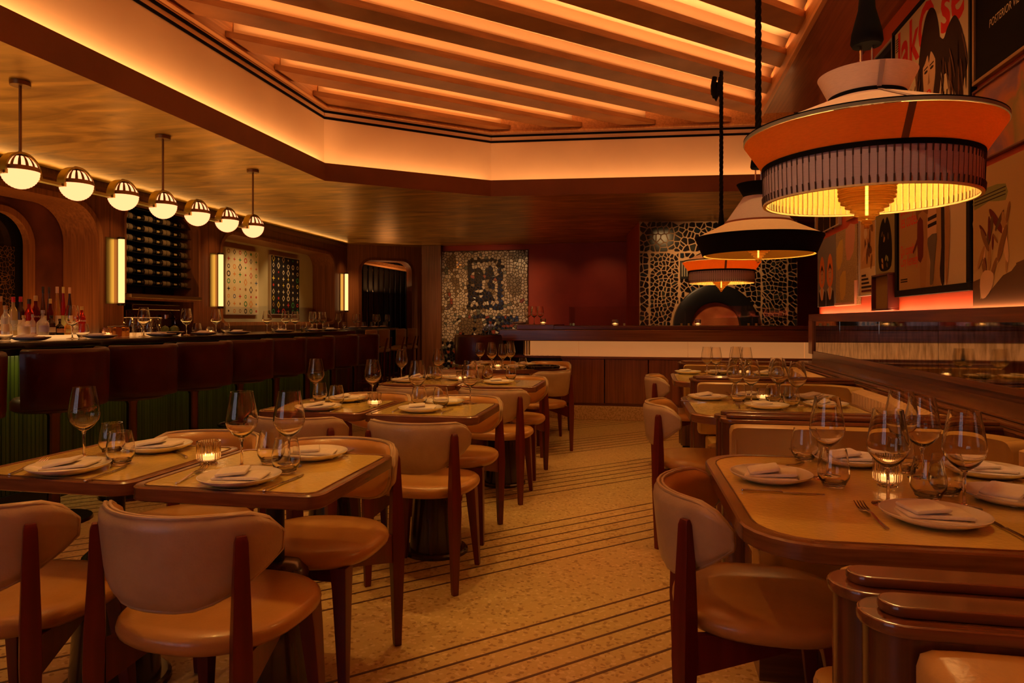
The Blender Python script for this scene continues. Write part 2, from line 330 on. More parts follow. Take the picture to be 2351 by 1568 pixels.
def crystal_mat():
    m = glass('ribbed_crystal', (1,.84,.48), .02, 1.45); N = m.node_tree.nodes; L = m.node_tree.links
    o = [n for n in N if n.type == 'OUTPUT_MATERIAL'][0]; a = o.inputs[0].links[0].from_socket; t = N.new('ShaderNodeBsdfTranslucent'); t.inputs[0].default_value = (1,.66,.22,1)
    mx = N.new('ShaderNodeMixShader'); mx.inputs[0].default_value = .22; L.new(a, mx.inputs[1]); L.new(t.outputs[0], mx.inputs[2]); L.new(mx.outputs[0], o.inputs[0]); return m
M['crystal'] = crystal_mat()
def cloth(name, c, tr=.25):
    m = bpy.data.materials.new(name); m.use_nodes = True; N = m.node_tree.nodes; L = m.node_tree.links; N.clear()
    o = N.new('ShaderNodeOutputMaterial'); d = N.new('ShaderNodeBsdfDiffuse'); t = N.new('ShaderNodeBsdfTranslucent'); mx = N.new('ShaderNodeMixShader'); mx.inputs[0].default_value = tr
    tc = N.new('ShaderNodeTexCoord'); mp = N.new('ShaderNodeMapping'); mp.inputs['Scale'].default_value = (60,60,400); nz = N.new('ShaderNodeTexNoise'); nz.inputs['Scale'].default_value = 1; nz.inputs['Detail'].default_value = 2
    cr = N.new('ShaderNodeValToRGB'); cr.color_ramp.elements[0].color = (*[x*.95 for x in c], 1); cr.color_ramp.elements[1].color = (*[min(1, x*1.04) for x in c], 1); cr.color_ramp.elements[0].position = .3; cr.color_ramp.elements[1].position = .7
    L.new(tc.outputs['Object'], mp.inputs[0]); L.new(mp.outputs[0], nz.inputs['Vector']); L.new(nz.outputs['Fac'], cr.inputs[0])
    L.new(cr.outputs[0], d.inputs[0]); L.new(cr.outputs[0], t.inputs[0]); L.new(d.outputs[0], mx.inputs[1]); L.new(t.outputs[0], mx.inputs[2]); L.new(mx.outputs[0], o.inputs[0]); return m
M['shade_cream'] = cloth('cream_shade_cloth', (.84,.66,.54), .15); M['shade_orange'] = cloth('orange_shade_cloth', (.94,.43,.08), .40)
M['shade_mauve'] = cloth('grey_mauve_cloth', (.58,.48,.52), .12); M['shade_yellow'] = cloth('yellow_lining', (.80,.58,.16), .05)
M['shade_seam'] = mat('seam_tape', (.36,.27,.25), .8); M['seam_brown'] = mat('brown_seam', (.20,.08,.02), .8); M['rim_grey'] = mat('grey_green_trim', (.20,.19,.14), .8); M['rim_rust'] = mat('rust_trim', (.25,.07,.03), .8)
M['cord_brown'] = mat('brown_cord', (.05,.022,.015), .8); M['cord_cream'] = mat('cream_cord', (.85,.68,.32), .8)
for k_, c_ in dict(paper_cream=(.60,.46,.28), paper_tan=(.36,.21,.09), paper_tan2=(.42,.27,.12), ink_red=(.60,.03,.02), ink_dark=(.03,.016,.012), ink_black=(.006,.004,.004), ink_hair=(.035,.014,.009), ink_hair2=(.13,.055,.03), ink_skin=(.56,.33,.18), ink_shade=(.30,.15,.08),
    ink_fur=(.20,.09,.035), ink_fur2=(.33,.17,.07), ink_maroon=(.12,.02,.015), ink_grey=(.13,.10,.08), ink_brown=(.10,.05,.025), ink_brown2=(.22,.13,.05), ink_bag=(.42,.27,.12), ink_olive=(.20,.20,.08), ink_olive2=(.24,.19,.09), ink_bluegrey=(.22,.20,.20), ink_orange=(.75,.22,.05), ink_orange2=(.60,.24,.08),
    ink_tan=(.48,.28,.12), ink_navy=(.03,.03,.05), weave_ochre=(.60,.42,.12), weave_pink=(.62,.32,.22)).items(): M[k_] = mat(k_, c_, .7, spec=.08)
M['black_frame'] = mat('black_frame', (.006,.005,.005), .5, spec=.12)
M['gilt'] = mat('gilt_frame', (.35,.22,.10), .4, .6); M['mahogany'] = mat('mahogany_frame', (.10,.018,.012), .35); M['white_frame'] = mat('pale_metal_frame', (.5,.45,.42), .4)
M['weave'] = noise_color(mat('woven_wool', (.4,.3,.15), .9), (.26,.19,.09), (.50,.38,.20), (120,120,160), 2, .35, .65)
def abstract():
    m = mat('abstract_paint', (.3,.2,.1), .5); N, L, b = nodes(m); tc = N.new('ShaderNodeTexCoord'); n = N.new('ShaderNodeTexNoise'); n.inputs['Scale'].default_value = 3.2; n.inputs['Detail'].default_value = 8; n.inputs['Distortion'].default_value = .8
    cr = N.new('ShaderNodeValToRGB'); e = cr.color_ramp.elements; e[0].position = .28; e[0].color = (.10,.045,.10,1); e[1].position = .75; e[1].color = (.45,.20,.06,1)
    for p, c in ((.42,(.20,.09,.13,1)),(.50,(.42,.12,.04,1)),(.60,(.22,.17,.05,1))): k = e.new(p); k.color = c
    L.new(tc.outputs['Object'], n.inputs['Vector']); L.new(n.outputs['Fac'], cr.inputs[0]); L.new(cr.outputs[0], b.inputs['Base Color']); return m
M['abstract'] = abstract()
# ================================================================ SETTING
fl = struct(MB().box(-6.6, 3.3, -3.1, 14.6, -.06, 0).build('floor', M['terrazzo'], smooth=0))
d47 = Vector((math.sin(math.radians(47)), math.cos(math.radians(47)))); n47 = Vector((d47.y, -d47.x))
def clip(poly, Q):
    """convex clip of poly by convex counter-clockwise Q"""
    for i in range(len(Q)):
        a, b = Vector(Q[i]), Vector(Q[(i+1) % len(Q)]); e = b-a; out = []
        side = lambda p: e.x*(p[1]-a.y)-e.y*(p[0]-a.x)
        for k in range(len(poly)):
            p, q = poly[k], poly[(k+1) % len(poly)]; sp, sq = side(p), side(q)
            if sp >= 0: out.append(p)
            if (sp >= 0) != (sq >= 0):
                t = sp/(sp-sq); out.append((p[0]+(q[0]-p[0])*t, p[1]+(q[1]-p[1])*t))
        poly = out
        if not poly: return []
    return poly
FQ = [(-3.9, -2.5), (1.5, -2.5), (1.5, 8.2), (-3.9, 8.2)]
for g in range(-2, 7):
    for k in range(6):
        o = -1.98-1.097*g + (k-2.5)*.1055
        c = n47*o; a = c-d47*16; b = c+d47*16; h = n47*.006
        q = clip([(a-h)[:2], (a+h)[:2], (b+h)[:2], (b-h)[:2]][::1], FQ)
        if len(q) > 2: MB().prism(q, -.004, .0008).build('inlay_strip', M['inlay'], fl, 0)
# ---- soffit, fascia, cove
sof = [(-6.6,-3.1), (-3.30,-3.1), E1, E2, E3, (3.3,8.2), (3.3,14.6), (-6.6,14.6)]
struct(MB().prism(sof, 2.65, 2.70).build('ceiling_soffit', M['gold_leaf'], smooth=0))
struct(MB().sweep([(-.003,2.6505),(.03,2.6505),(.03,2.836),(-.003,2.836)], [(-3.30,-3.1), E1, E2, E3]).build('trim_1', M['fascia'], smooth=0))
CP = [(-3.40,-3.1), P1, P2, P3]
struct(MB().sweep([(0,2.70),(.05,2.70),(.05,3.75),(0,3.75)], CP).build('wall_cove', M['plaster_cream'], smooth=0))
for z in (3.350, 3.418): struct(MB().sweep([(-.008,z),(.01,z),(.01,z+.025),(-.008,z+.025)], CP).build('trim_%d' % (2 if z < 3.4 else 3), M['black_matte'], smooth=0))
struct(MB().sweep([(-.055,3.462),(.01,3.462),(.01,3.70),(-.03,3.70),(-.03,3.49),(-.055,3.475)], CP).build('trim_4', M['oak_y'], smooth=0))
ce = struct(MB().box(-6.6, 3.3, -3.1, 14.6, 3.69, 3.78).build('ceiling', M['plaster_cream'], smooth=0))
BQ = [(1.2,-3.0), (1.2,8.26), (-1.86,8.03), (-3.365,6.715), (-3.365,-3.0)]
nb = Vector((-math.sin(math.radians(43)), math.cos(math.radians(43))))
for k in range(-13, 5):
    o0 = 4.855+.5365*k; A, Bb = d47*-16, d47*16
    def strip(a, b): return clip([(A+nb*a)[:2], (Bb+nb*a)[:2], (Bb+nb*b)[:2], (A+nb*b)[:2]], BQ)
    q = strip(o0, o0+.225)
    if len(q) < 3: continue
    bm_ = MB().prism(q, 3.50, 3.553).build('ceiling_beam', M['oak_beam'] if 'oak_beam' in M else M['oak_x'], ce, 0)
    q2 = strip(o0+.075, o0+.15)
    if len(q2) > 2: MB().prism(q2, 3.553, 3.69).build('beam_core', M['plaster_cream'], bm_, 0)
    q3 = strip(o0+.028, o0+.034)
    if len(q3) > 2:
        s = sorted(q3, key=lambda p: d47.x*p[0]+d47.y*p[1]); p, q = Vector(s[0]), Vector(s[-1])
        if (q-p).length > .4:
            d = (q-p).normalized(); p, q = p+d*.10, q-d*.10
            area('slot_lamp', (*p, 3.558), (*q, 3.558), .014, K_SLOT*(q-p).length, COVE, (-nb.x*.9, -nb.y*.9, 1))
struct(MB().box(1.2, 1.80, -3.0, 7.72, 3.42, 3.70).build('trim_5', M['mid_wood_y'], smooth=0, bevel=.01))
struct(MB().box(1.165, 1.20, -3.0, 7.74, 3.40, 3.60).build('trim_6', M['oak_y'], smooth=0))
# ---- right wall with the picture ledge
struct(MB().box(1.75, 1.86, -3.1, 7.66, 0, 3.69).build('wall_right', M['orange_wall'], smooth=0))
struct(MB().box(1.60, 1.75, -3.1, 7.30, 0, 1.20).box(1.575, 1.70, -3.1, 7.33, 1.20, 1.262).build('trim_7', M['dark_wood_y'], smooth=0))
struct(MB().box(3.2, 3.3, 7.5, 14.6, 0, 3.69).box(1.86, 3.3, 7.50, 7.66, 0, 3.69).build('wall_kitchen', M['red_wall'], smooth=0))
struct(MB().box(-6.6, 3.3, 14.5, 14.6, 0, 3.69).build('wall_far', M['dark_wood_z'], smooth=0))
struct(MB().box(-4.05, 3.2, 12.75, 12.85, 0, 2.65).build('wall_back', M['red_wall'], smooth=0))
struct(MB().box(-6.6, -6.5, -3.1, 14.6, 0, 3.69).build('wall_outer', M['dark_wood_z'], smooth=0))
# ---- rear wall behind the camera, with windows to the street
def holed(outline, holes, t):
    """slab in the (u,v) plane, extruded by t along w; returns MB with (u,w,v)"""
    bm = bmesh.new(); es = []
    for lp in [outline]+holes:
        vs = [bm.verts.new((u, v, 0)) for u, v in lp]
        es += [bm.edges.new((vs[i], vs[(i+1) % len(vs)])) for i in range(len(vs))]
    bmesh.ops.triangle_fill(bm, edges=es, use_beauty=True)
    r = bmesh.ops.extrude_face_region(bm, geom=list(bm.faces))
    for x in r['geom']:
        if isinstance(x, bmesh.types.BMVert): x.co.z += t
    bm.verts.index_update(); mb = MB().add([(v.co.x, v.co.z, v.co.y) for v in bm.verts], [[v.index for v in f.verts] for f in bm.faces]); bm.free(); return mb
def rec(a, b, c, d): return [(a,c),(b,c),(b,d),(a,d)]
WX = [(-5.6,-4.7), (-4.4,-3.5), (-3.2,-2.3)]
o = holed(rec(-6.6,1.86,0,3.69), [rec(a,b,.9,2.9) for a, b in WX], .12); struct(o.xf(Matrix.Translation((0,-3.1,0))).build('wall_rear', M['fascia'], smooth=0))
for i, (a, b) in enumerate(WX):
    fr = holed(rec(a,b,.9,2.9), [rec(a+.05,b-.05,.95,2.85)], .06).xf(Matrix.Translation((0,-3.07,0))).build('window_%d' % (i+1), M['black'], smooth=0); struct(fr)
    MB().box(a+.05,b-.05,-3.045,-3.04,.95,2.85).build('window_pane', M['pane'], fr, 0)
# ---- bar back wall with niches
def arch(y0, y1, z0, z1, r, rb=0):
    p = ([(y0,z0),(y1,z0)] if not rb else arc(y0+rb,z0+rb,rb,180,270,5)+arc(y1-rb,z0+rb,rb,270,360,5))
    return p + arc(y1-r,z1-r,r,0,90,9)+arc(y0+r,z1-r,r,90,180,9)
def yz(mb, x): return mb.xf(Matrix(((0,1,0,x),(1,0,0,0),(0,0,1,0),(0,0,0,1))))     # (u,w,v) -> (x+w, u, v)
N1 = arch(3.0,6.15,1.0,2.44,.42); N2 = arch(6.44,7.72,1.50,2.52,.22); N2b = rec(6.44,7.60,1.02,1.43); N3 = arch(8.14,11.54,1.13,2.43,.30,.14)
struct(yz(holed(rec(-3.0,12.02,0,2.65), [N1,N2,N2b,N3], .42), -6.02).build('wall_left', M['dark_wood_z'], smooth=0))
for k, (h, e) in enumerate(((N1,.055), (N2,.03), (N3,.05))):
    y0 = min(p[0] for p in h); y1 = max(p[0] for p in h); z0 = min(p[1] for p in h); z1 = max(p[1] for p in h)
    r = (.42,.22,.30)[k]; rb = .14 if k == 2 else 0
    ho = arch(y0+.001,y1-.001,z0+.001,z1-.001,r,rb); hi = arch(y0+e,y1-e,z0+(e if rb else -.0),z1-e,max(.05,r-e),max(0,rb-e) if rb else 0)
    struct(yz(holed(ho, [[(u, v+(.002 if not rb and v <= z0+.002 else 0)) for u, v in hi]], .44), -6.03).build('trim_%d' % (8+k), M['mid_wood_z'], smooth=30))
struct(yz(holed(rec(2.6,6.3,.9,2.6), [arch(3.4,5.75,.95,2.30,.35)], .05), -6.09).build('wall_niche', M['burgundy'], smooth=0))
struct(yz(holed(arch(3.4-.0,5.75,.951,2.30,.35), [arch(3.45,5.69,.97,2.24,.29)], .08), -6.10).build('trim_11', M['mid_wood_z'], smooth=0))
def reflected_mosaic():  # mosaic reflection painted as cell lines in the panel's colour
    m = mat('painted_reflection', (.012,.009,.008), .12); N, L, b = nodes(m); tc = N.new('ShaderNodeTexCoord')
    v = N.new('ShaderNodeTexVoronoi'); v.feature = 'DISTANCE_TO_EDGE'; v.inputs['Scale'].default_value = 26
    cr = N.new('ShaderNodeValToRGB'); cr.color_ramp.elements[0].position = .03; cr.color_ramp.elements[0].color = (.12,.05,.02,1)
    cr.color_ramp.elements[1].position = .07; cr.color_ramp.elements[1].color = (.010,.007,.006,1)
    L.new(tc.outputs['Object'], v.inputs['Vector']); L.new(v.outputs['Distance'], cr.inputs[0]); L.new(cr.outputs[0], b.inputs['Base Color']); return m
struct(MB().box(-6.2,-6.17,3.2,5.9,.9,2.6).build('wall_niche_back', M['bar_black'], smooth=0))
struct(MB().box(-6.17,-6.165,3.45,5.66,.97,1.93).build('trim_12', reflected_mosaic(), smooth=0))
struct(MB().box(-6.2,-6.03,6.3,7.85,.9,2.6).build('wall_wine_niche', M['bar_black'], smooth=0))
struct(MB().box(-6.2,-6.02,8.0,11.7,1.0,2.6).build('wall_art_niche', M['plaster_olive'], smooth=0))
struct(MB().box(-5.98,-5.52,6.46,7.66,1.452,1.492).build('trim_13', M['brass_dull'], smooth=0, bevel=.004))
struct(MB().box(-5.66,-5.585,-3.0,12.0,2.56,2.60).build('trim_14', M['dark_wood_y'], smooth=0))
# ---- arch wall to the corridor
AA = Vector((-5.6, 12.04)); DD = at(968, 568, 2.65).to_2d(); wl = (DD-AA).length; wu = (DD-AA).normalized()
def onwall(px, py):
    r = (px-CX)/FPX; d = Fv+Rv*r; den = d.x*wu.y-d.y*wu.x; Z = (AA.x*wu.y-AA.y*wu.x)/den; p = d*Z-AA
    return (p.dot(wu), CZ+(HOR-py)/FPX*Z)
a0 = onwall(824, 590); a1 = onwall(951, 590)
MW = Matrix.Translation((AA.x, AA.y, 0)) @ Matrix.Rotation(math.atan2(wu.y, wu.x), 4, 'Z')
AR = arch(a0[0], a1[0], .002, a0[1], .26)
struct(holed(rec(0,wl,0,2.65), [AR], .35).xf(MW).build('wall_arch', M['mid_wood_z'], smooth=0))
struct(holed(arch(a0[0]+.001,a1[0]-.001,.003,a0[1]-.001,.26), [arch(a0[0]+.05,a1[0]-.05,.006,a0[1]-.05,.21)], .37).xf(MW @ Matrix.Translation((0,-.01,0))).build('trim_15', M['dark_wood_z'], smooth=30))
cw = struct(MB().box(-1.2, wl+.6, 1.35, 1.45, 0, 2.65).xf(MW).build('wall_corridor', M['bar_black'], smooth=0))
for k in range(22):
    u = -.9+k*.115; MB().box(u, u+.085, 1.315, 1.35, 0, 2.62).xf(MW).build('wall_slat', M['black'], cw, 0, .006)
struct(MB().add([(-.2,.9,2.45),(1.9,1.1,2.18),(1.9,.8,2.18),(-.2,.6,2.45),(-.2,.9,2.52),(1.9,1.1,2.25),(1.9,.8,2.25),(-.2,.6,2.52)],
    [(0,1,2,3),(4,7,6,5),(0,4,5,1),(1,5,6,2),(2,6,7,3),(3,7,4,0)]).xf(MW).build('trim_16', M['oak_x'], smooth=0))
p = MW @ Vector((.8,.7,1.85)); area('corridor_lamp', p, p+Vector((.3,.02,0)), .05, 5, COVE, (.1,.1,1))
# ---- column beside the mosaic
ca, cb = at(968, 568, 2.65), at(1013, 567, 2.65)
xa, xb = aty(968, 568, 12.62)[0], aty(1012, 568, 12.62)[0]
struct(MB().box(xa, xb, 12.62, 12.95, 0, 2.65).build('pillar', M['mid_wood_z'], smooth=0, bevel=.006))
# ================================================================ CHEF COUNTER
cc = thing('chef_counter', 'long walnut chef counter with a glowing cream band below its rail', 'counter', (0, 8.3, 0))
def B(*a): return MB().box(*a)
B(-1.05,3.1,.10,.75,.17,.775).build('body', M['dark_wood_z'], cc, 0)
xs = [-1.05+.52*i for i in range(9)]
for a in xs[:-1]: B(a+.006,a+.514,.0,.10,.20,.735).build('front_panel', M['mid_wood_z'], cc, 0, .006)
B(-1.06,3.1,-.015,.10,.735,.765).build('trim_rail', M['mid_wood_x'], cc, 0, .004)
B(-1.06,3.1,.01,.10,.17,.20).build('kick_rail', M['dark_wood_x'], cc, 0)
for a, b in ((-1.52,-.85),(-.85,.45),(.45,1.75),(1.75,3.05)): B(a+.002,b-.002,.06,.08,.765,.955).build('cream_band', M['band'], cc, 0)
B(-1.80,3.1,-.16,.6,.955,1.09).build('front_rail', M['rail_wood'], cc, 0, .008)
B(-1.15,3.1,.0,.75,1.09,1.138).build('upper_ledge', M['dark_wood_x'], cc, 0, .006)
B(-1.62,-1.15,.05,1.1,1.09,1.15).build('side_ledge', M['mid_wood_x'], cc, 0, .006)
B(-1.8,-1.1,.45,.50,.0,.955).build('shelf_back', M['dark_wood_z'], cc, 0); B(-1.82,-1.78,.0,1.4,.0,.955).build('shelf_end', M['dark_wood_z'], cc, 0)
for z in (.17,.56,.742): B(-1.8,-1.06,.06,.45,z,z+.03).build('shelf_board', M['mid_wood_x'], cc, 0)
for k, (x, h, c) in enumerate(((-1.74,.20,'lab_cream'),(-1.715,.20,'lab_cream'),(-1.69,.19,'lab_cream'),(-1.52,.18,'lab_yellow'),(-1.49,.18,'lab_cream'),(-1.46,.18,'lab_yellow'))):
    bk_ = thing('menu_book', 'upright menu book in the open counter shelf, %s' % ['first of the bar-side three','second of the bar-side three','third of the bar-side three','first of the inner three','second of the inner three','third of the inner three'][k], 'book', (x,8.42,.776), 0, 'menu books in the counter shelf')
    for a in (-.010,.008): B(a,a+.002,-.075,.075,0,h).build('cover', M[c], bk_, 0)
    B(-.008,.008,-.072,.074,.002,h-.002).build('pages', M['china'], bk_, 0); B(-.010,.010,-.077,-.075,0,h).build('spine', M[c], bk_, 0)
cu = struct(MB().prism([(-1.06,-.02),(3.1,-.02),(3.1,.8),(-1.9,.8),(-1.55,.38)], 0, .168).xf(Matrix.Translation((0,8.3,0))).build('floor_plinth', M['terrazzo_pale'], smooth=0, bevel=.006))
for a, b in ((-.96,-.345),(-.34,.42),(.425,1.19),(1.195,1.95)):
    t = thing('glass_screen', 'glass sneeze guard pane on the chef counter, %s' % {-.96:'behind the first votive', -.34:'at the oven flank', .425:'before the oven arch', 1.195:'running behind the mirrored ledge'}[a], 'glass screen', (0,8.45,1.138))
    B(a,b,0,.008,0,.235).build('pane', M['pane'], t, 0)
    for x in (a+.04, b-.04): B(x-.012,x+.012,-.006,.014,0,.03).build('clip', M['brass'], t, 0)
t = thing('glass_screen', 'clear glass return pane at the open end of the chef counter', 'glass screen', (-.97,8.46,1.138))
B(-.008,0,0,.62,0,.235).build('pane', M['pane'], t, 0)
for y in (.15,.45): B(-.012,.004,y-.012,y+.012,0,.03).build('clip', M['brass'], t, 0)
# ================================================================ MOSAICS
def voronoi(W, Hh, nx, ny, jit, gap, keep=lambda x, y: True, rng=None):
    """irregular shards: shrunken cells of a jittered grid; returns polygons"""
    rng = rng or random.Random(3); S = {}
    for i in range(-1, nx+1):
        for j in range(-1, ny+1):
            S[i, j] = ((i+.5+rng.uniform(-jit, jit))*W/nx, (j+.5+rng.uniform(-jit, jit))*Hh/ny)
    out = []
    for i in range(nx):
        for j in range(ny):
            p = S[i, j]
            if not keep(*p): continue
            poly = [(0,0),(W,0),(W,Hh),(0,Hh)]
            poly = [(gap/2,gap/2),(W-gap/2,gap/2),(W-gap/2,Hh-gap/2),(gap/2,Hh-gap/2)]
            for a in (-2,-1,0,1,2):
                for b in (-2,-1,0,1,2):
                    q = S.get((i+a, j+b))
                    if q is None or (a == 0 and b == 0): continue
                    dx, dy = q[0]-p[0], q[1]-p[1]; L = math.hypot(dx, dy)
                    mx, my = p[0]+dx/2-dx/L*gap/2, p[1]+dy/2-dy/L*gap/2; res = []
                    sd = lambda c: (c[0]-mx)*dx+(c[1]-my)*dy
                    for k in range(len(poly)):
                        u, v = poly[k], poly[(k+1) % len(poly)]; su, sv = sd(u), sd(v)
                        if su <= 0: res.append(u)
                        if (su <= 0) != (sv <= 0):
                            tt = su/(su-sv); res.append((u[0]+(v[0]-u[0])*tt, u[1]+(v[1]-u[1])*tt))
                    poly = res
                    if len(poly) < 3: break
                if len(poly) < 3: break
            if len(poly) >= 3: out.append((p, poly))
    return out
def parea(p): return abs(sum(p[i][0]*p[(i+1)%len(p)][1]-p[(i+1)%len(p)][0]*p[i][1] for i in range(len(p))))/2
def shards(cells, name, mats, pick, parent, th=.008, tilt=.0):
    cells = sorted(cells, key=lambda c: -parea(c[1])); rest = {}
    for k, (p, poly) in enumerate(cells):
        m = pick(*p); off = random.uniform(0, .004)
        mb = MB().loft([[(x, -th-off+ (x-p[0])*random.uniform(-tilt,tilt), y) for x, y in poly], [(x, .0, y) for x, y in poly]])
        if k < 295: mb.build(name, mats[m], parent, 0)
        else:
            r = rest.setdefault(m, MB()); r.add(mb.v, mb.f)
    for m, r in rest.items(): o = r.build('small_'+name, mats[m], parent, 0); o['kind'] = 'stuff'
# --- pizza oven housing
ov = thing('pizza_oven', 'domed pizza oven in a housing clad with black tile shards and pale grout', 'oven', (-.14, 10.14, 0), math.radians(8.5))
OW, OZ0, OZ1 = 2.26, .95, 2.645; AC = 1.08; AZ = 1.12; AR_ = .60
B(0,OW,.02,1.6,0,OZ1).build('housing', M['red_wall'], ov, 0)
B(0,OW,.0,.02,0,OZ1).build('grout_face', M['grout_pale'], ov, 0)
inside = lambda x, y: math.hypot(x-AC, (y+OZ0)-AZ) > AR_+.01 and not (.58 < x < .82 and 1.80 < y+OZ0 < 2.08)
cells = []
for (x0, x1, z0, z1, nx, ny) in ((0,OW,2.20,2.645,28,5),(0,.14,.95,2.19,2,15),(.15,.57,.95,2.19,7,20),(OW-.14,OW,.95,2.19,2,15),(1.75,OW-.15,.95,2.19,6,20),(.58,1.74,1.40,2.19,16,11),(.58,1.74,.95,1.39,14,5)):
    for p, poly in voronoi(x1-x0, z1-z0, nx, ny, .44, .0165, rng=random.Random(nx*31+ny)):
        if inside(p[0]+x0, p[1]+z0-OZ0): cells.append(((p[0]+x0, p[1]+z0), [(a+x0, b+z0) for a, b in poly]))
shards(cells, 'tile_shard', [M['shard_black'], M['shard_blue'], M['shard_grey']], lambda x, y: 0 if random.random() < .86 else random.choice((1,2)) , ov)
n = 28
ring = lambda r, y: [(AC+r*math.cos(PI*i/n), y, AZ+r*math.sin(PI*i/n)) for i in range(n+1)]
MB().loft([ring(AR_, -.0), ring(AR_, -.10), ring(AR_-.02, -.11), ring(.37, -.11), ring(.35, -.10), ring(.34, .0)], cap=False, close=False).build('oven_arch', M['oven_steel'], ov, 40)
MB().add([(AC+.345*math.cos(PI*i/n), -.03, AZ+.345*math.sin(PI*i/n)) for i in range(n+1)], [tuple(range(n+1))]).build('oven_door', M['copper'], ov, 0)
B(AC-.42,AC+.42,-.16,.0,AZ-.06,AZ).build('oven_sill', M['black'], ov, 0, .006)
B(.585,.815,-.012,0,1.81,2.07).build('vent_frame', M['black'], ov, 0)
for k in range(6): B(.605+k*.034,.622+k*.034,-.022,-.010,1.84,2.04).build('vent_slat', M['vent'], ov, 0)
# --- big mosaic portrait on the back wall
x0 = aty(1013, 600, 12.70)[0]; x1 = aty(1212, 600, 12.70)[0]; z1 = aty(1100, 575, 12.70)[1]
mo = thing('mosaic_mural', 'tall mosaic portrait of cream tile and mirror pieces with a black framed face', 'mosaic', (x0, 12.745, 0)); MW_ = x1-x0; MH = z1-.05
B(0,MW_,-.03,0,.05,z1).build('backing', M['grout_dark'], mo, 0)
def feat(x, y):
    u, v = x/MW_, 1-(y-.05)/MH     # v from the top
    # coordinates as in the picture: u 0..1, v scaled so that the counter line is ~0.62
    v = v*1.62/ (1.0)
    d = lambda a, b, ra, rb: ((u-a)/ra)**2+((v-b)/rb)**2
    if d(.44,.30,.055,.085) < 1 or d(.57,.28,.055,.085) < 1 or d(.43,.42,.055,.08) < 1 or d(.58,.42,.04,.08) < 1: return 1
    if .31 < u < .36 and .1 < v < .72 or .66 < u < .71 and .1 < v < .72 or (.31 < u < .71 and (.10 < v < .14 or .68 < v < .73)): return 1
    if d(.48,.58,.13,.09) < 1: return 1 if random.random() < .75 else 5
    if d(.845,.45,.09,.13) < 1 or d(.9,.07,.11,.06) < 1: return 2
    if .35 < u < .72 and abs(v-.345-.03*(u-.5)) < .03: return 3
    if d(.12,.14,.06,.1) < 1 or d(.17,.4,.03,.16) < 1 or d(.56,.5,.05,.13) < 1: return 2
    if d(.2,.16,.035,.05) < 1 or d(.05,.56,.03,.04) < 1 or d(.09,.7,.03,.04) < 1: return 4
    if d(.11,.6,.02,.15) < 1 or d(.94,.62,.02,.03) < 1: return 3
    if .20 < u < .90 and .80+.25*(u-.5)**2 < v < 1.12:
        if d(.30,.94,.09,.12) < 1 or d(.44,.94,.06,.11) < 1: return 2
        if d(.56,.98,.07,.05) < 1: return 4
        r = random.random(); return 1 if r < .55 else (6 if r < .7 else (5 if r < .82 else 3))
    if u < .42 and v > 1.1: return random.choice((1,1,1,0,3,6,2))
    r = random.random(); return 0 if r < .80 else (7 if r < .90 else (6 if r < .95 else 2))
shards([((p[0], p[1]+.06), [(a, b+.06) for a, b in q]) for p, q in voronoi(MW_, MH-.02, 29, 44, .47, .011, rng=random.Random(5))], 'mosaic_tile',
    [M['tile_cream'], M['tile_black'], M['tile_brown'], M['tile_red'], M['mirror_tile'], M['tile_white'], M['tile_grey'], M['tile_sand']], feat, mo, .008, .03)
for o in list(mo.children): o.location.y = -.03 if o.name != 'backing' and not o.name.startswith('backing') else 0
# ================================================================ WALL LIGHTS
for k, y in enumerate((6.31, 8.04, 11.85)):
    x = -5.6; t = thing('wall_sconce', ['tall brass backed tube light between the bar arch and the wine rack','tall tube light between the wine rack and the art niche','tube light at the corner by the corridor arch'][k], 'wall light', (x, y, 1.38))
    B(0,.012,-.125,-.02,.0,.70).build('back_plate', M['brass'], t, 0)
    B(0,.012,-.02,.10,.0,.70).build('mount_plate', M['brass_dull'], t, 0)
    MB().lathe([(0,0),(.031,0),(.031,.68),(0,.68)], 20, (.06,.03,.01)).build('light_tube', M['sconce_light'], t, 40)
    for z in (-.02,.69): MB().lathe([(0,0),(.034,0),(.034,.022),(0,.022)], 20, (.06,.03,z)).build('end_cap', M['black'], t, 40)
    B(.012,.06,.02,.04,-.012,.0).build('bracket', M['black'], t, 0); B(.012,.06,.02,.04,.70,.712).build('bracket', M['black'], t, 0)
# ================================================================ LINEAR GLOBE LAMP over the bar
lp = thing('globe_lamp', 'long brass rail lamp with seven ribbed white globes above the bar', 'lamp', (-3.74, 0, 2.10))
GY = [3.47+.413*i for i in range(7)]; gr = .102
prof = [(0,-gr)]
for i in range(1, 27):
    a = -PI/2+PI*i/40*1.0; prof.append(((gr-(.0025 if i % 2 else 0))*math.cos(a), (gr-(.0025 if i % 2 else 0))*math.sin(a)))
for i in range(9): a = .47+ (PI/2-.47)*i/8; prof.append((max(.0,(gr-.004)*math.cos(a)), (gr-.004)*math.sin(a)))
gm = MB().lathe(prof, 28).mesh('globe', M['globe_light'], 60)
cap = MB()
def sph(r, az, el): return (r*math.cos(el)*math.cos(az), r*math.cos(el)*math.sin(az), r*math.sin(el))
cap.lathe([(.104*math.cos(.02),.104*math.sin(.02)),(.104*math.cos(.28),.104*math.sin(.28)),(.100*math.cos(.28),.1*math.sin(.28))], 28)
cap.lathe([(.104*math.cos(1.08),.104*math.sin(1.08)),(.104*math.cos(1.3),.104*math.sin(1.3)),(.012,.104),(.012,.125),(0,.125)], 28)
for i in range(16):
    a = 2*PI*i/16; w_ = .085
    rows = [[sph(.104, a-w_, .27+.82*k/5), sph(.104, a+w_, .27+.82*k/5)] for k in range(6)]
    cap.add([p for r in rows for p in r], [(2*k,2*k+1,2*k+3,2*k+2) for k in range(5)])
capm = cap.mesh('globe_cap', M['brass_dull'], 40)
band = MB(); n = 20
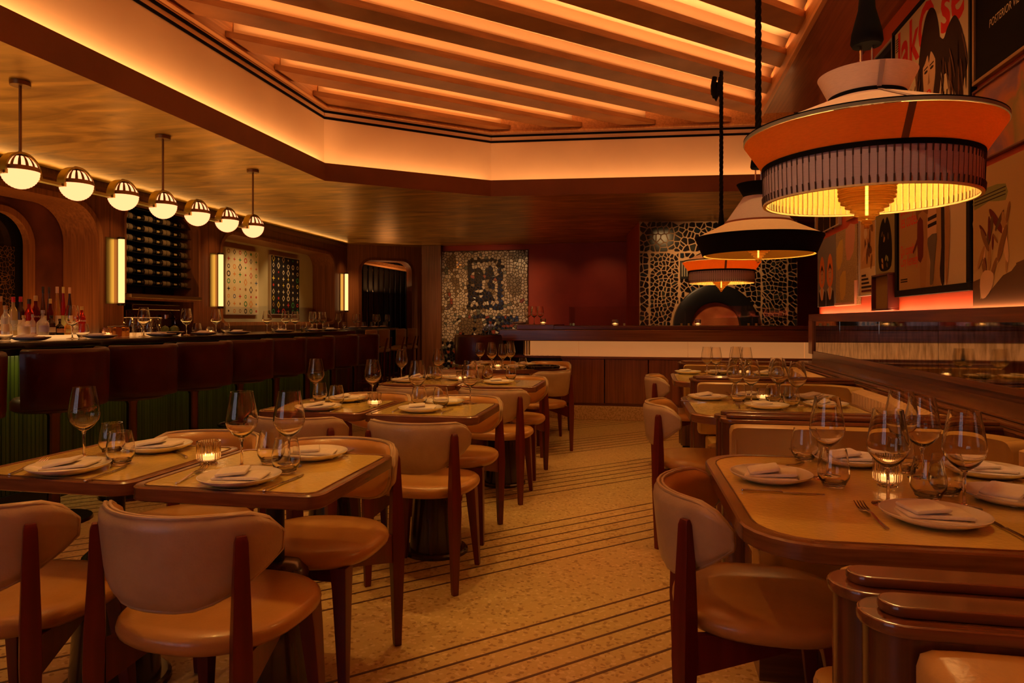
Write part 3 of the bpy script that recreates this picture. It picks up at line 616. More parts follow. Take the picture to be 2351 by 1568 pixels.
rg = lambda r, x: [(x, r*math.cos(PI*i/n), r*math.sin(PI*i/n)-.005) for i in range(n+1)]
band.loft([rg(.112,-.03), rg(.125,-.03), rg(.125,.03), rg(.112,.03), rg(.112,-.03)], cap=False, close=False)
band.box(-.03,.03,-.128,-.108,-.03,-.004).box(-.03,.03,.108,.128,-.03,-.004); bandm = band.mesh('arch_band', M['brass'], 40)
for i, y in enumerate(GY):
    g = bpy.data.objects.new('globe', gm); COL.objects.link(g); g.parent = lp; g.location = (0, y, 0)
    for nm, m_ in (('globe_cap', capm), ('arch_band', bandm)):
        c = bpy.data.objects.new(nm, m_); COL.objects.link(c); c.parent = g
    if i < 6: B(-.022,.022,y+.118,GY[i+1]-.118,-.03,-.012).build('rail', M['brass'], lp, 0)
B(-.022,.022,GY[0]-.45,GY[0]-.118,-.03,-.012).build('rail', M['brass'], lp, 0)
for y in (GY[0], GY[3], GY[6]):
    MB().tube([(0,y,.12),(0,y,.545)], .0085, 10).build('stem', M['brass_dull'], lp, 40)
    MB().lathe([(0,.548),(.055,.548),(.055,.522),(0,.522)], 24, (0,y,0)).build('ceiling_canopy', M['brass_dull'], lp, 40)
# ================================================================ BAR
bar = thing('bar_counter', 'long bar with black glossy top and green ribbed front glowing from below the edge', 'bar', (0,0,0))
MB().prism([(-4.5,-2.2),(-3.72,-2.2)]+arc(-3.84,8.24,.12,0,90,6)+[(-4.5,8.36)], 1.028, 1.07).build('bar_top', M['bar_black'], bar, 0, .006)
B(-4.45,-3.98,-2.1,8.25,0,1.028).build('body', M['black'], bar, 0)
rb = MB(); n = int(10.3/.03)
prof = [(-3.98,-2.1)]
for i in range(n): y = -2.1+i*.03; prof += [(-3.955,y+.004),(-3.955,y+.026),(-3.963,y+.03)]
prof += [(-3.98,8.2)]; rb.prism(prof, .10, 1.0); f = rb.build('green_front', M['green_front'], bar, 0)
B(-3.97,-3.93,-2.1,8.2,0,.10).build('kick_plate', M['black'], bar, 0)
B(-3.97,-3.80,-2.1,8.25,.985,1.028).build('lamp_cover', M['bar_black'], bar, 0)
hb = MB()   # bag hooks / arm rails seen under the top
# glowing bottle step at the back of the bar
st = thing('bottle_step', 'glowing glass step along the back of the bar carrying the bottles', 'shelf', (0,0,1.071))
B(-4.5,-4.22,2.5,5.55,0,.022).build('step', M['step_light'], st, 0); B(-4.222,-4.214,2.5,5.55,0,.034).build('front_lip', M['pane'], st, 0)
# --- stools
def make_stool():
    t = thing('bar_stool', '', 'bar stool', (0,0,0), 0, 'red leather bar stools along the bar')
    MB().lathe([(0,.665),(.19,.665),(.215,.68),(.215,.725),(.20,.745),(.12,.755),(0,.757)], 32).build('seat', M['leather_red'], t, 50)
    a0, a1, n = 12, 168, 26; R0, R1 = .245, .285; rows = []
    for zz, ro, ri in ((.695,R0+.03,R0+.01),(.70,R1-.004,R0),(.73,R1,R0-.004),(1.01,R1+.006,R0-.004),(1.032,R1-.002,R0+.004),(1.038,R1-.016,R0+.018)):
        rows.append((zz, ro, ri))
    rings = []
    for i in range(n+1):
        a = math.radians(a0+(a1-a0)*i/n); c, s_ = math.cos(a), math.sin(a)
        rings.append([(ro*c, ro*s_, z) for z, ro, ri in rows]+[(ri*c, ri*s_, z) for z, ro, ri in reversed(rows)])
    MB().loft(rings).build('backrest', M['leather_red'], t, 50)
    MB().lathe([(0,.665),(.05,.665),(.034,.63),(.034,.03),(.05,.03),(.20,.018),(.205,.0),(0,0)], 24).build('post', M['post_metal'], t, 35)
    MB().tube([(.17*math.cos(2*PI*i/24), .17*math.sin(2*PI*i/24), .30) for i in range(24)], .010, 8, closed=True).build('foot_ring', M['post_metal'], t, 40)
    for k in range(3):
        a = 2*PI*k/3; MB().tube([(.03*math.cos(a),.03*math.sin(a),.30),(.165*math.cos(a),.165*math.sin(a),.30)], .007, 8).build('foot_spoke', M['post_metal'], t, 40)
    return t
stool = make_stool(); SY = [2.78, 3.47, 4.10, 4.75, 5.36, 5.95, 6.55, 7.15, 7.75]
SL = ['red bar stool at the cut-off end of the row by the bar', 'red bar stool standing behind the front-row wine glass, second of the row', 'third red bar stool along the bar, above the front-row plate', 'fourth red bar stool along the bar', 'fifth red bar stool along the bar, behind the tall foreground wine glass', 'sixth red bar stool along the bar', 'seventh red bar stool along the bar', 'eighth red bar stool along the bar', 'last red bar stool at the far end of the bar']
for i, y in enumerate(SY):
    if i == 0: stool.location = (-3.5, y, 0); stool.rotation_euler = (0,0,-PI/2); stool['label'] = SL[0]
    else: dup(stool, (-3.5, y, 0), -PI/2, SL[i], 'red leather bar stools along the bar')
dup(stool, (aty(1112,800,8.0)[0], 7.75, 0), PI, 'red bar stool at the open end of the chef counter before the mosaic')
# ================================================================ CHAIRS
def make_chair():
    t = thing('dining_chair', '', 'chair')
    # seat: superellipse outline, domed
    def so(k, n=44):
        r = []
        for i in range(n):
            a = 2*PI*i/n; c, s_ = math.cos(a), math.sin(a); e = 2/2.5
            wx = .238*(1+.05*s_); r.append((k*wx*math.copysign(abs(c)**e, c), k*.232*math.copysign(abs(s_)**e, s_)+.005))
        return r
    rings = [[(x, y, z) for x, y in so(k)] for k, z in ((.80,.408),(.93,.412),(.985,.424),(1,.436),(.985,.450),(.94,.460),(.8,.466),(.5,.467),(.2,.465),(.02,.4645))]
    MB().loft(rings).build('seat', M['leather_tan'], t, 60)
    # curved back
    def surf(R, off, nu=30, nv=14):
        rows = []
        for j in range(nv+1):
            v = -1+2*j/nv; row = []
            for i in range(nu+1):
                u = -1+2*i/nu
                uu = max(-1, min(1, u)); sv = v
                # map square to rounded outline
                e_ = abs(uu); zt_ = .748-.060*max(0, (e_-.66)/.34)**2.4; zb_ = .530+.115*max(0, (e_-.25)/.75)**1.7; zc_ = (zt_+zb_)/2; ht = hb = (zt_-zb_)/2
                z = zc_+(sv*ht if sv > 0 else sv*hb)
                a = math.radians(-90+uu*70); edge = max(abs(uu)**10, abs(sv)**8); th_ = off*(1-edge)
                r = R+th_+(z-.54)*.10
                row.append((r*math.cos(a), r*math.sin(a)+.0, z))
            rows.append(row)
        return rows
    ro, ri = surf(.247, .016), surf(.232, -.022)
    MB().loft(ro, cap=False, close=False).build('back_shell', M['leather_cream'], t, 70)
    MB().loft(ri, cap=False, close=False).build('back_pad', M['leather_tan'], t, 70)
    loop = lambda g: g[0]+[r[-1] for r in g[1:-1]]+g[-1][::-1]+[r[0] for r in g[1:-1]][::-1]
    lo, li = loop(ro), loop(ri); mb = MB()
    mb.loft([lo, li], cap=False); 
    for f in (.12, .88): mb.tube([tuple(a+(b-a)*f for a, b in zip(p, q)) for p, q in zip(lo, li)][::2], .0055, 6, closed=True)
    mb.build('piping', M['leather_cream'], t, 60)
    for s_ in (-1, 1):
        # rear leg: rises outside the back
        a = math.radians(-90+s_*46); c, s2 = math.cos(a), math.sin(a); er = Vector((c, s2, 0)); et = Vector((-s2, c, 0)); rings = []
        for z, r, wr, wt in ((0,.290,.013,.013),(.02,.289,.014,.014),(.36,.288,.024,.023),(.46,.286,.023,.022),(.60,.284,.017,.018),(.69,.286,.011,.015),(.705,.286,.006,.012)):
            p = er*r; rings.append([p+er*wr*x+et*wt*y+Vector((0,0,z)) for x, y in ((-1,-1),(1,-1),(1,1),(-1,1))])
        MB().loft(rings).build('rear_leg', M['chair_wood'], t, 25, .003)
        # bracket from the rear leg under the seat
        p, q = er*.27, Vector((s_*.13, .10, 0)); mb = MB(); d = (q-p).normalized(); n_ = Vector((-d.y, d.x, 0))*.013
        mb.loft([[p+n_+Vector((0,0,.31)), p-n_+Vector((0,0,.31)), p-n_+Vector((0,0,.412)), p+n_+Vector((0,0,.412))],
                 [q+n_+Vector((0,0,.385)), q-n_+Vector((0,0,.385)), q-n_+Vector((0,0,.412)), q+n_+Vector((0,0,.412))]]).build('side_rail', M['chair_wood'], t, 25)
        rings = []
        for z, x, y, w_ in ((0,.192,.185,.012),(.02,.191,.184,.013),(.34,.172,.160,.024),(.412,.165,.152,.028)):
            rings.append([(s_*x+w_*a_, y+w_*b_, z) for a_, b_ in ((-1,-1),(1,-1),(1,1),(-1,1))])
        MB().loft(rings).build('front_leg', M['chair_wood'], t, 25, .003)
    B(-.16,.16,.135,.165,.36,.412).build('front_rail', M['chair_wood'], t, 25, .004)
    return t
chair = make_chair(); first_chair = [True]
def put_chair(x, y, rz, label, group):
    rz = math.radians(rz)
    if first_chair[0]:
        first_chair[0] = False; chair.location = (x, y, 0); chair.rotation_euler = (0,0,rz); chair['label'] = label; chair['group'] = group; return chair
    return dup(chair, (x, y, 0), rz, label, group)
GA = 'chairs at the square tables'; GB = 'chairs at the booth table ends'; GC = 'chairs round the far table'
put_chair(-1.70, 1.585, 4, 'front-row chair cut by the frame edge, back turned to the camera', GA)
put_chair(-1.115, 1.625, -3, 'large foreground chair with pale curved back at the front-row aisle table', GA)
put_chair(-1.70, 2.26, 180, 'chair across the front-row bar-side table, only its back rim showing', GA)
put_chair(-1.13, 2.20, 178, 'chair tucked behind the front-row aisle table, seat and tall leg showing', GA)
put_chair(-1.655, 3.115, 2, 'chair back half hidden behind the front-row table, at the second-row bar-side table', GA)
put_chair(-1.03, 3.085, -3, 'chair with full pale back at the second-row aisle table', GA)
put_chair(-1.64, 3.78, 180, 'chair across the second-row bar-side table', GA)
put_chair(-1.07, 3.73, 180, 'chair across the second-row aisle table, tan seat showing past its corner', GA)
put_chair(-1.62, 4.60, 0, 'chair back behind the second-row candle, at the third-row bar-side table', GA)
put_chair(-1.02, 4.58, -3, 'chair with pale back at the third-row aisle table', GA)
put_chair(-1.60, 5.30, 180, 'chair across the third-row bar-side table', GA)
put_chair(-1.03, 5.24, 178, 'chair across the third-row aisle table, below the tray', GA)
put_chair(.29, 1.96, -91, 'foreground chair at the end of the big booth table, pale back', GB)
put_chair(.245, 3.88, -90, 'chair at the end of the booth table below the black lamp', GB)
put_chair(.24, 5.72, -90, 'small far chair at the end of the last booth table', GB)
# ================================================================ SQUARE TABLES
def make_table(W, D, r, edge, base=True, off=0):
    t = thing('dining_table', '', 'table')
    out = rrect(-W/2,W/2,-D/2,D/2,r); inn = rrect(-W/2+edge,W/2-edge,-D/2+edge,D/2-edge,max(.02,r-edge*.7)); n = len(out)
    sh = lambda k, z: [(x*(1-2*k/W), y*(1-2*k/D), z) for x, y in out]
    mb = MB().loft([[(x, y, .7398) for x, y in inn], sh(.004,.741), sh(0,.737), sh(0,.704), sh(.006,.700), [(x, y, .700) for x, y in inn]], cap=False)
    mb.build('edge_rim', M['edge_wood'], t, 25)
    MB().prism(inn, .703, .740).build('top_panel', M['lacquer'], t, 20)
    MB().tube([(x*.996, y*.996, .7402) for x, y in rrect(-W/2+edge,W/2-edge,-D/2+edge,D/2-edge,max(.02,r-edge*.7))], .0022, 6, closed=True).build('brass_line', M['brass_dull'], t, 40)
    c = (off, 0, 0)
    MB().lathe([(.028,.44),(.028,.69),(.11,.69),(.11,.70)], 20, c, True).build('column', M['black'], t, 40)
    MB().lathe([(0,.46),(.07,.455),(.098,.43),(.112,.36),(.122,.22),(.130,.10),(.136,.02),(.0,.02)], 32, c).build('pedestal', M['pedestal'], t, 40)
    MB().lathe([(0,.022),(.155,.022),(.166,.014),(.168,0),(0,0)], 36, c).build('base_plate', M['pedestal'], t, 35)
    return t
TB = make_table(.575, .575, .05, .024); GT = 'square tables in pairs'
TBL = [(-1.730,1.955,0,'front-row square table beside the bar, cut by the frame edge'), (-1.137,1.930,.4,'front-row square table at the aisle with ochre lacquered top'),
       (-1.685,3.44,0,'second-row square table on the bar side'), (-1.093,3.42,.6,'second-row square table at the aisle'),
       (-1.650,4.95,0,'third-row square table on the bar side'), (-1.060,4.93,.6,'third-row square table at the aisle')]
for i, (x, y, a, l) in enumerate(TBL):
    if i == 0: TB.location = (x, y, 0); TB['label'] = l; TB['group'] = GT
    else: dup(TB, (x, y, 0), math.radians(a), l, GT)
# far oval table
def make_far():
    t = thing('oval_table', 'rounded far table before the chef counter carrying a dark tray', 'table', (at(1172,842,.74).x, at(1172,842,.74).y, 0), 0)
    out = [(.56*math.cos(2*PI*i/48), .42*math.sin(2*PI*i/48)) for i in range(48)]; inn = [(x*.95, y*.94) for x, y in out]
    MB().loft([[(x, y, .7398) for x, y in inn], [(x, y, .739) for x, y in out], [(x, y, .704) for x, y in out], [(x, y, .70) for x, y in inn]], cap=False).build('edge_rim', M['edge_wood'], t, 25)
    MB().prism(inn, .703, .740).build('top_panel', M['lacquer'], t, 20)
    MB().lathe([(.028,.44),(.028,.70),(.11,.70)], 20).build('column', M['black'], t, 40)
    MB().lathe([(0,.46),(.09,.45),(.14,.36),(.16,.02),(.20,.014),(.20,0),(0,0)], 32).build('pedestal', M['pedestal'], t, 40)
    return t
ft = make_far(); FX, FY = ft.location.x, ft.location.y
put_chair(at(1240,921,.46).x, at(1240,921,.46).y, 58, 'chair at the far oval table with its back towards the aisle', GC)
put_chair(FX-.33, FY-.42, 0, 'chair on the near bar side of the far oval table', GC)
put_chair(FX-.30, FY+.55, 180, 'chair behind the far oval table on the bar side', GC)
put_chair(FX+.28, FY+.57, 175, 'chair behind the far oval table by the counter', GC)
# ================================================================ BOOTHS
RT = make_table(.92, .97, .16, .030, off=.1); GR = 'long tables in the booths'
RTB = [(.650,1.985,2.0,'big booth table under the large fringed lamp, ochre top with wooden rim'), (.650,3.87,1,'middle booth table under the black lamp'), (.640,5.72,0,'far booth table under the small fringed lamp')]
for i, (x, y, a, l) in enumerate(RTB):
    if i == 0: RT.location = (x, y, 0); RT.rotation_euler = (0,0,math.radians(a)); RT['label'] = l; RT['group'] = GR; RT.name = 'booth_table'
    else: dup(RT, (x, y, 0), math.radians(a), l, GR)
DY = [1.045, 2.88, 4.70, 6.50]; GD = 'double backed wooden booth dividers'
def stad(x0, x1, w_, n=10): return [(x1,-w_/2),(x1,w_/2)] + arc(x0+w_/2, 0, w_/2, 90, 270, n)
DL = ['foreground walnut booth divider with two rounded rails at the frame corner', 'walnut booth divider behind the big booth table', 'walnut booth divider between the middle and far booth tables', 'last walnut booth divider before the chef counter']
for i, y in enumerate(DY):
    t = thing('booth_divider', DL[i], 'booth divider', (0,y,0), 0, GD)
    for s_ in (-1, 1):
        T_ = Matrix.Translation((0, s_*.052, 0))
        MB().prism(stad(.27+.012*(s_ < 0),1.26,.098), .06, .798).xf(T_).build('panel', M['divider_wood'], t, 30)
        MB().prism(stad(.262+.012*(s_ < 0),1.26,.106), .797, .814).xf(T_).build('lower_rail', M['rail_wood'], t, 30, .005)
        MB().prism(stad(.288+.012*(s_ < 0),1.26,.058), .814, .829).xf(T_).build('upper_rail', M['rail_wood'], t, 30, .005)
    B(.30,1.26,-.09,.09,0,.06).build('plinth', M['black'], t, 0)
def cushion(z0, z1, d0, d1, r=.018):
    """rounded cushion section, offsets d0..d1"""
    return [(d0,z0),(d0+ (d1-d0)*.75,z0),(d1,z0+r*1.2),(d1+.006,(z0+z1)/2),(d1,z1-r*1.4),(d1-.012,z1-.006),(d0+(d1-d0)*.45,z1),(d0,z1-.004)]
BL_ = ['tan leather booth seating round the big table', 'tan leather booth seating round the middle table', 'tan leather booth seating round the far table']
def make_booth(y0, y1, label):
    t = thing('banquette', label, 'banquette', (0,0,0), 0, 'tan leather banquettes')
    a, b = y0+.108, y1-.108
    MB().prism([(.36,a+.03),(1.18,a+.03),(1.18,b-.03),(.36,b-.03),(.36,b-.38),(.80,b-.38),(.80,a+.38),(.36,a+.38)], 0, .36).build('base', M['dark_wood_x'], t, 0)
    MB().prism([(.335+.02,a)]+[(1.2,a),(1.2,b),(.355,b)]+arc(.395,b-.37,.06,90,270,6)[1:]+[(.70,b-.43)]+arc(.70,b-.47,.04,90,0,4)[1:]+arc(.70,a+.47,.04,0,-90,4)+arc(.395,a+.37,.06,90,270,6), .355, .462).build('seat_cushion', M['leather_booth'], t, 30, .018)
    for s_, yy in ((1, a), (-1, b)):
        xc = 1.245-.24; pth = [(.305,yy),(.6,yy)]+[(xc+.24*math.sin(math.radians(k)), yy+s_*.24*(1-math.cos(math.radians(k)))) for k in range(0,91,9)]
        pr = cushion(.47,.803,0,.075*s_)
        MB().sweep(pr, pth, round_=.05).build('back_cushion', M['leather_booth'], t, 50)
        MB().tube([(.322,yy+s_*.077,.495),(.322,yy+s_*.079,.62),(.322,yy+s_*.077,.75)], .0022, 6).build('welt', M['leather_booth'], t, 40)
    n = int((b-a-.52)/.05); mb = MB()
    for k in range(n):
        y = a+.26+k*.05; mb.loft([[(1.245-.02,y+.025-.025*math.cos(PI*j/6), z) if j in (0,6) else (1.245-.075-.018*math.sin(PI*j/6), y+.025-.025*math.cos(PI*j/6), z) for j in range(7)] for z in (.47,.785)] + [[(1.245-.03,y+.025-.025*math.cos(PI*j/6),.803) for j in range(7)]])
    mb.build('channel_cushion', M['leather_channel'], t, 60)
    return t
for i in range(3): make_booth(DY[i], DY[i+1], BL_[i])
tb = thing('banquette', 'tan leather booth seat in the foreground corner, mostly out of frame', 'banquette', (0,0,0), 0, 'tan leather banquettes')
B(.36,1.2,.42,.90,0,.36).build('base', M['dark_wood_x'], tb, 0); B(.345,1.2,.45,.925,.355,.462).build('seat_cushion', M['leather_booth'], tb, 30, .02)
MB().sweep(cushion(.47,.795,0,-.075), [(.325,.937),(1.22,.937)], round_=.05).build('back_cushion', M['leather_booth'], tb, 50)
MB().tube([(.338,.858,.485),(.338,.858,.755)], .0025, 6).build('welt', M['leather_booth'], tb, 40)
# wall ledge behind the booths, and the mirrors over it
struct(B(1.262,1.60,-1.0,6.62,.745,.805).box(1.285,1.60,-1.0,6.62,.805,.822).box(1.33,1.60,-1.0,6.62,.822,.836).build('trim_20', M['rail_wood_y'], smooth=0, bevel=.005))
struct(B(1.30,1.60,-1.0,6.60,0,.745).build('trim_21', M['dark_wood_y'], smooth=0))
mr = thing('wall_mirror', 'row of foxed antique mirror panes in a dark frame above the booth ledge', 'mirror', (1.6,0,.87))
ys = [-1.0, .35, 1.5, 2.85]+[atx(px, 800, 1.585)[0] for px in (2153,2017,1927,1868)]
for a, b in zip(ys, ys[1:]): B(-.012,-.002,a+.0015,b-.0015,.03,.325).build('mirror_pane', M['mirror'], mr, 0, .0012)
B(-.024,0,-1.0,7.31,-.0,.03).build('bottom_frame', M['dark_wood_y'], mr, 0); B(-.024,0,-1.0,7.31,.322,.33).build('top_frame', M['dark_wood_y'], mr, 0)
B(-.03,.0,ys[-1],7.32,0,.33).build('end_post', M['mid_wood_z'], mr, 0)
# ================================================================ TABLEWARE
def wall(p, t=.0013, thick=(5,3.6,2)):
    """closed section of a thin blown wall"""
    return p + [(max(r-t, .0005), z+(t*thick[i] if i < len(thick) else 0)) for i, (r, z) in enumerate(p)][::-1] + [p[0]]
def make_wine():
    t = thing('wine_glass', '', 'wine glass')
    MB().lathe(wall([(.004,.090),(.012,.094),(.030,.108),(.044,.128),(.0485,.144),(.0475,.158),(.0430,.187),(.0370,.220),(.0340,.238)]), 32).build('bowl', M['bowl'], t, 60)
    MB().lathe([(0,.0),(.037,.0),(.038,.0015),(.030,.0030),(.008,.006),(.0042,.014),(.0036,.050),(.0040,.080),(.008,.0905),(.0,.0935)], 20).build('stem', M['glass'], t, 60)
    return t
def make_tumbler():
    t = thing('water_tumbler', '', 'tumbler')
    MB().lathe(wall([(.024,.006),(.033,.014),(.0405,.028),(.0425,.042),(.0410,.060),(.0365,.085),(.0325,.106)]), 30).build('wall', M['bowl'], t, 60)
    MB().lathe([(0,0),(.025,0),(.029,.004),(.0315,.011),(.018,.0095),(0,.012)], 24).build('base', M['glass'], t, 50)
    return t
def make_votive():
    t = thing('votive_candle', '', 'candle'); n = 60
    ring = lambda r, z: [((r+(.0016 if i % 2 else 0))*math.cos(2*PI*i/n), (r+(.0016 if i % 2 else 0))*math.sin(2*PI*i/n), z) for i in range(n)]
    inr = lambda r, z: [(r*math.cos(2*PI*i/n), r*math.sin(2*PI*i/n), z) for i in range(n)]
    MB().loft([ring(.026,.012), ring(.0335,.016), ring(.035,.028), ring(.0355,.074), inr(.0325,.074), inr(.0320,.028), inr(.030,.0165)], cap=True).build('ribbed_cup', M['votive'], t, 20)
    MB().lathe([(0,0),(.026,0),(.027,.004),(.022,.008),(.024,.013),(0,.015)], 24).build('foot', M['glass'], t, 50)
    MB().lathe([(0,.017),(.024,.017),(.024,.029),(.018,.027),(0,.027)], 20).build('wax', M['wax'], t, 40)
    MB().lathe([(0,.0275),(.004,.0285),(.0042,.0305),(.002,.0335),(0,.036)], 10).build('flame', M['flame'], t, 60)
    return t
def make_plate():
    t = thing('dinner_plate', '', 'plate')
    o = MB().lathe([(0,.0065),(.058,.0065),(.073,.010),(.104,.0205),(.112,.0235),(.1135,.0225),(.109,.017),(.078,.003),(.060,0),(0,0)], 40).build('dish', M['china'], t, 50)
    MB().lathe([(.1085,.0225),(.111,.0242),(.1135,.0232)], 40).build('rim', M['china'], t, 60)
    return t
def make_napkin(seed):
    r = random.Random(seed); mb = MB()
    def slab(w, d, z, h, rot, ox, oy, lift=0):
        pts = rrect(-w/2,w/2,-d/2,d/2,.006,3); M_ = Matrix.Translation((ox,oy,0)) @ Matrix.Rotation(rot,4,'Z')
        f = lambda k, zz: [tuple(M_ @ Vector((x*k, y*k, zz+lift*(x/w+.5)+.004*math.sin(x*30+seed)))) for x, y in pts]
        mb.loft([f(.96,z), f(1,z+h*.3), f(1,z+h*.7), f(.95,z+h)])
    slab(.125,.088,0,.007,.0,0,0); slab(.118,.080,.0065,.008,.07*r.uniform(-1,1),.002,.003,.004); slab(.070,.078,.014,.008,.25*r.uniform(.3,1),-.018,.004,.008)
    return mb.mesh('napkin', M['linen'], 40)
def make_knife():
    t = thing('table_knife', '', 'knife')
    rings = [[(x, -w, z0), (x, w, z0), (x, w, z1), (x, -w, z1)] for x, w, z0, z1 in ((-.105,.0035,0,.004),(-.10,.0055,0,.0065),(-.05,.0048,0,.006),(-.012,.0042,0,.005),(0,.006,0,.0045))]
    MB().loft(rings).build('handle', M['steel'], t, 30, .0012)
    MB().loft([[(x, -a, 0), (x, b, 0), (x, b, .0018), (x, -a, .0012)] for x, a, b in ((0,.005,.006),(.03,.0085,.006),(.08,.0085,.0055),(.105,.0005,.003))]).build('blade', M['steel'], t, 30)
    return t
def make_fork():
    t = thing('table_fork', '', 'fork')
    MB().loft([[(x, -w, z), (x, w, z), (x, w, z+.003), (x, -w, z+.003)] for x, w, z in ((-.10,.0035,0),(-.095,.006,0),(-.05,.0042,.001),(.0,.0028,.007),(.03,.0035,.006),(.045,.012,.002),(.055,.0125,.002))]).build('handle', M['steel'], t, 40, .0008)
    mb = MB()
    for k in range(4):
        y = -.0102+.0068*k; mb.loft([[(x, y-w, z), (x, y+w, z), (x, y+w, z+.0022), (x, y-w, z+.0022)] for x, w, z in ((.053,.0026,.002),(.075,.0019,.004),(.100,.0008,.011))])
    mb.build('tines', M['steel'], t, 40); return t
PROTO = {'wine': make_wine(), 'tumb': make_tumbler(), 'vot': make_votive(), 'plate': make_plate(), 'knife': make_knife(), 'fork': make_fork()}
NAP = [make_napkin(s_) for s_ in range(4)]
USED = set()
GRP = {'wine': 'wine glasses', 'tumb': 'water tumblers', 'vot': 'votive candles', 'plate': 'dinner plates', 'knife': 'table knives', 'fork': 'table forks'}
def put(kind, p, label, rz=0.0, sc=None):
    """p: world (x,y,z)"""
    if kind not in USED:
        USED.add(kind); o = PROTO[kind]; o.location = p; o.rotation_euler = (0,0,rz); o['label'] = label; o['group'] = GRP[kind]
        if sc: o.scale = (sc,)*3
        return o
    return dup(PROTO[kind], p, rz, label, GRP[kind], (sc,)*3 if sc else None)
nk = [0]
def napkin(p, rz, label, sc=1):
    o = bpy.data.objects.new('napkin', NAP[nk[0] % 4]); nk[0] += 1; COL.objects.link(o); o.location = p; o.rotation_euler = (0,0,rz); o.scale = (sc*1.18,sc*1.18,sc)
    return tag(o, label, 'napkin', 'folded napkins')
TZ = .7405
RECTS = [(x, y, .2875, .2875) for x, y, a, l in TBL] + [(x, y, .46, .485) for x, y, a, l in RTB] + [(FX, FY, .50, .36)]
DONE = []
def settle(p, r, m):
    """keep a piece of tableware on its table and clear of its neighbours"""
    if abs(p.z-TZ) > .02: return p
    cx_, cy_, hx, hy = min(RECTS, key=lambda q: max(abs(p.x-q[0])-q[2], abs(p.y-q[1])-q[3]))
    x0, y0 = p.x, p.y
    for k in range(0, 31):
        hit = None
        for j in range(24 if k else 1):
            x = max(cx_-hx+m, min(cx_+hx-m, x0+.01*k*math.cos(j*PI/12))); y = max(cy_-hy+m, min(cy_+hy-m, y0+.01*k*math.sin(j*PI/12)))
            if all(math.hypot(x-q[0], y-q[1]) >= r+q[2]+.001 for q in DONE): hit = (x, y); break
        if hit: p.x, p.y = hit; break
    DONE.append((p.x, p.y, r)); return p
def place(px, py, where, rz=0, zt=TZ, sc=1):
    p = at(px, py, zt+.012) if not isinstance(px, Vector) else px; p = settle(Vector((p.x, p.y, zt)), .094, .105)
    put('plate', p, 'white plate with folded napkin, '+where, random.uniform(0,6)); napkin(p+Vector((0,0,.0075)), rz, 'white folded napkin on the plate, '+where)
def cut(kind, a, b, where):
    a = at(*a, TZ); b = at(*b, TZ); d = b-a; m_ = (a+b)/2; m_.z = TZ+.0006
    put(kind, m_, '%s, %s' % ('polished knife' if kind == 'knife' else 'polished fork', where), math.atan2(d.y, d.x))
def W(px, py, l): put('wine', settle(at(px, py, TZ), .049, .05), 'stemmed wine glass, '+l, random.uniform(0,6))
def T(px, py, l): put('tumb', settle(at(px, py, TZ), .041, .045), 'stemless water glass, '+l, random.uniform(0,6))
A1, A2 = 'front-row bar-side table', 'front-row aisle table'; S1, S2 = 'second-row bar-side table', 'second-row aisle table'
H1, H2 = 'third-row bar-side table', 'third-row aisle table'; R1, R2, R3 = 'big booth table', 'middle booth table', 'far booth table'
# front row
place(148,1076,'camera side of '+A1,.2); place(362,1026,'bar-end side of '+A1,.2); place(545,1100,'camera side of '+A2,.15); place(722,1041,'far side of '+A2,.3)
W(193,1052,'alone between the two plates of '+A1); W(555,1074,'beside the votive on '+A2); W(685,1066,'beside two tumblers on '+A2)
T(243,1046,'second one behind, '+A1); T(277,1066,'front one by the knife, '+A1); T(610,1068,'behind its twin on '+A2); T(657,1086,'by the camera-side plate of '+A2)
put('vot', settle(at(453,1064,TZ), .037, .04), 'lit ribbed votive between the two front-row tables')
cut('fork',(4,1097),(122,1054),'at the frame edge on '+A1); cut('knife',(195,1107),(292,1071),'between plate and tumbler on '+A1)
cut('fork',(400,1114),(478,1074),'by the votive on '+A2); cut('knife',(602,1131),(700,1089),'right of the camera-side plate on '+A2); cut('fork',(806,1036),(748,1056),'by the far plate on '+A2)
cut('knife',(420,1048),(400,1036),'half hidden by the votive on '+A1)
# second row
place(722,938,'camera side of '+S1,.1); place(800,915,'far side of '+S1,.4); place(966,939,'camera side of '+S2,.1); place(1040,915,'far side of '+S2,.3)
W(725,918,'bar side of '+S1); W(782,911,'aisle side of '+S1); W(958,926,'bar side of '+S2); W(1027,919,'aisle side of '+S2)
T(741,921,'bar side of '+S1); T(772,930,'camera side of '+S1); T(975,926,'bar side of '+S2); T(1016,935,'camera side of '+S2)
put('vot', settle(at(874,934,TZ), .037, .04), 'lit ribbed votive between the two second-row tables')
cut('knife',(755,948),(792,933),'on '+S1); cut('fork',(852,917),(822,924),'far side of '+S1); cut('knife',(1012,951),(1042,937),'on '+S2); cut('fork',(900,947),(930,934),'by the camera-side plate of '+S2); cut('fork',(1076,920),(1050,929),'far side of '+S2)
# third row
place(932,873,'camera side of '+H1,.1); place(1000,857,'far side of '+H1,.3); place(1145,877,'camera side of '+H2,.1); place(1190,860,'far side of '+H2,.3)
W(941,868,'bar side of '+H1); W(997,864,'aisle side of '+H1); T(985,869,'on '+H1); T(1001,873,'second on '+H1); T(1121,871,'bar side of '+H2); T(1176,871,'aisle side of '+H2)
put('vot', settle(at(1066,873,TZ), .037, .04), 'lit ribbed votive between the two third-row tables'); cut('fork',(905,880),(927,875),'on '+H1); cut('fork',(1090,882),(1106,878),'on '+H2); cut('knife',(1181,881),(1196,872),'on '+H2)
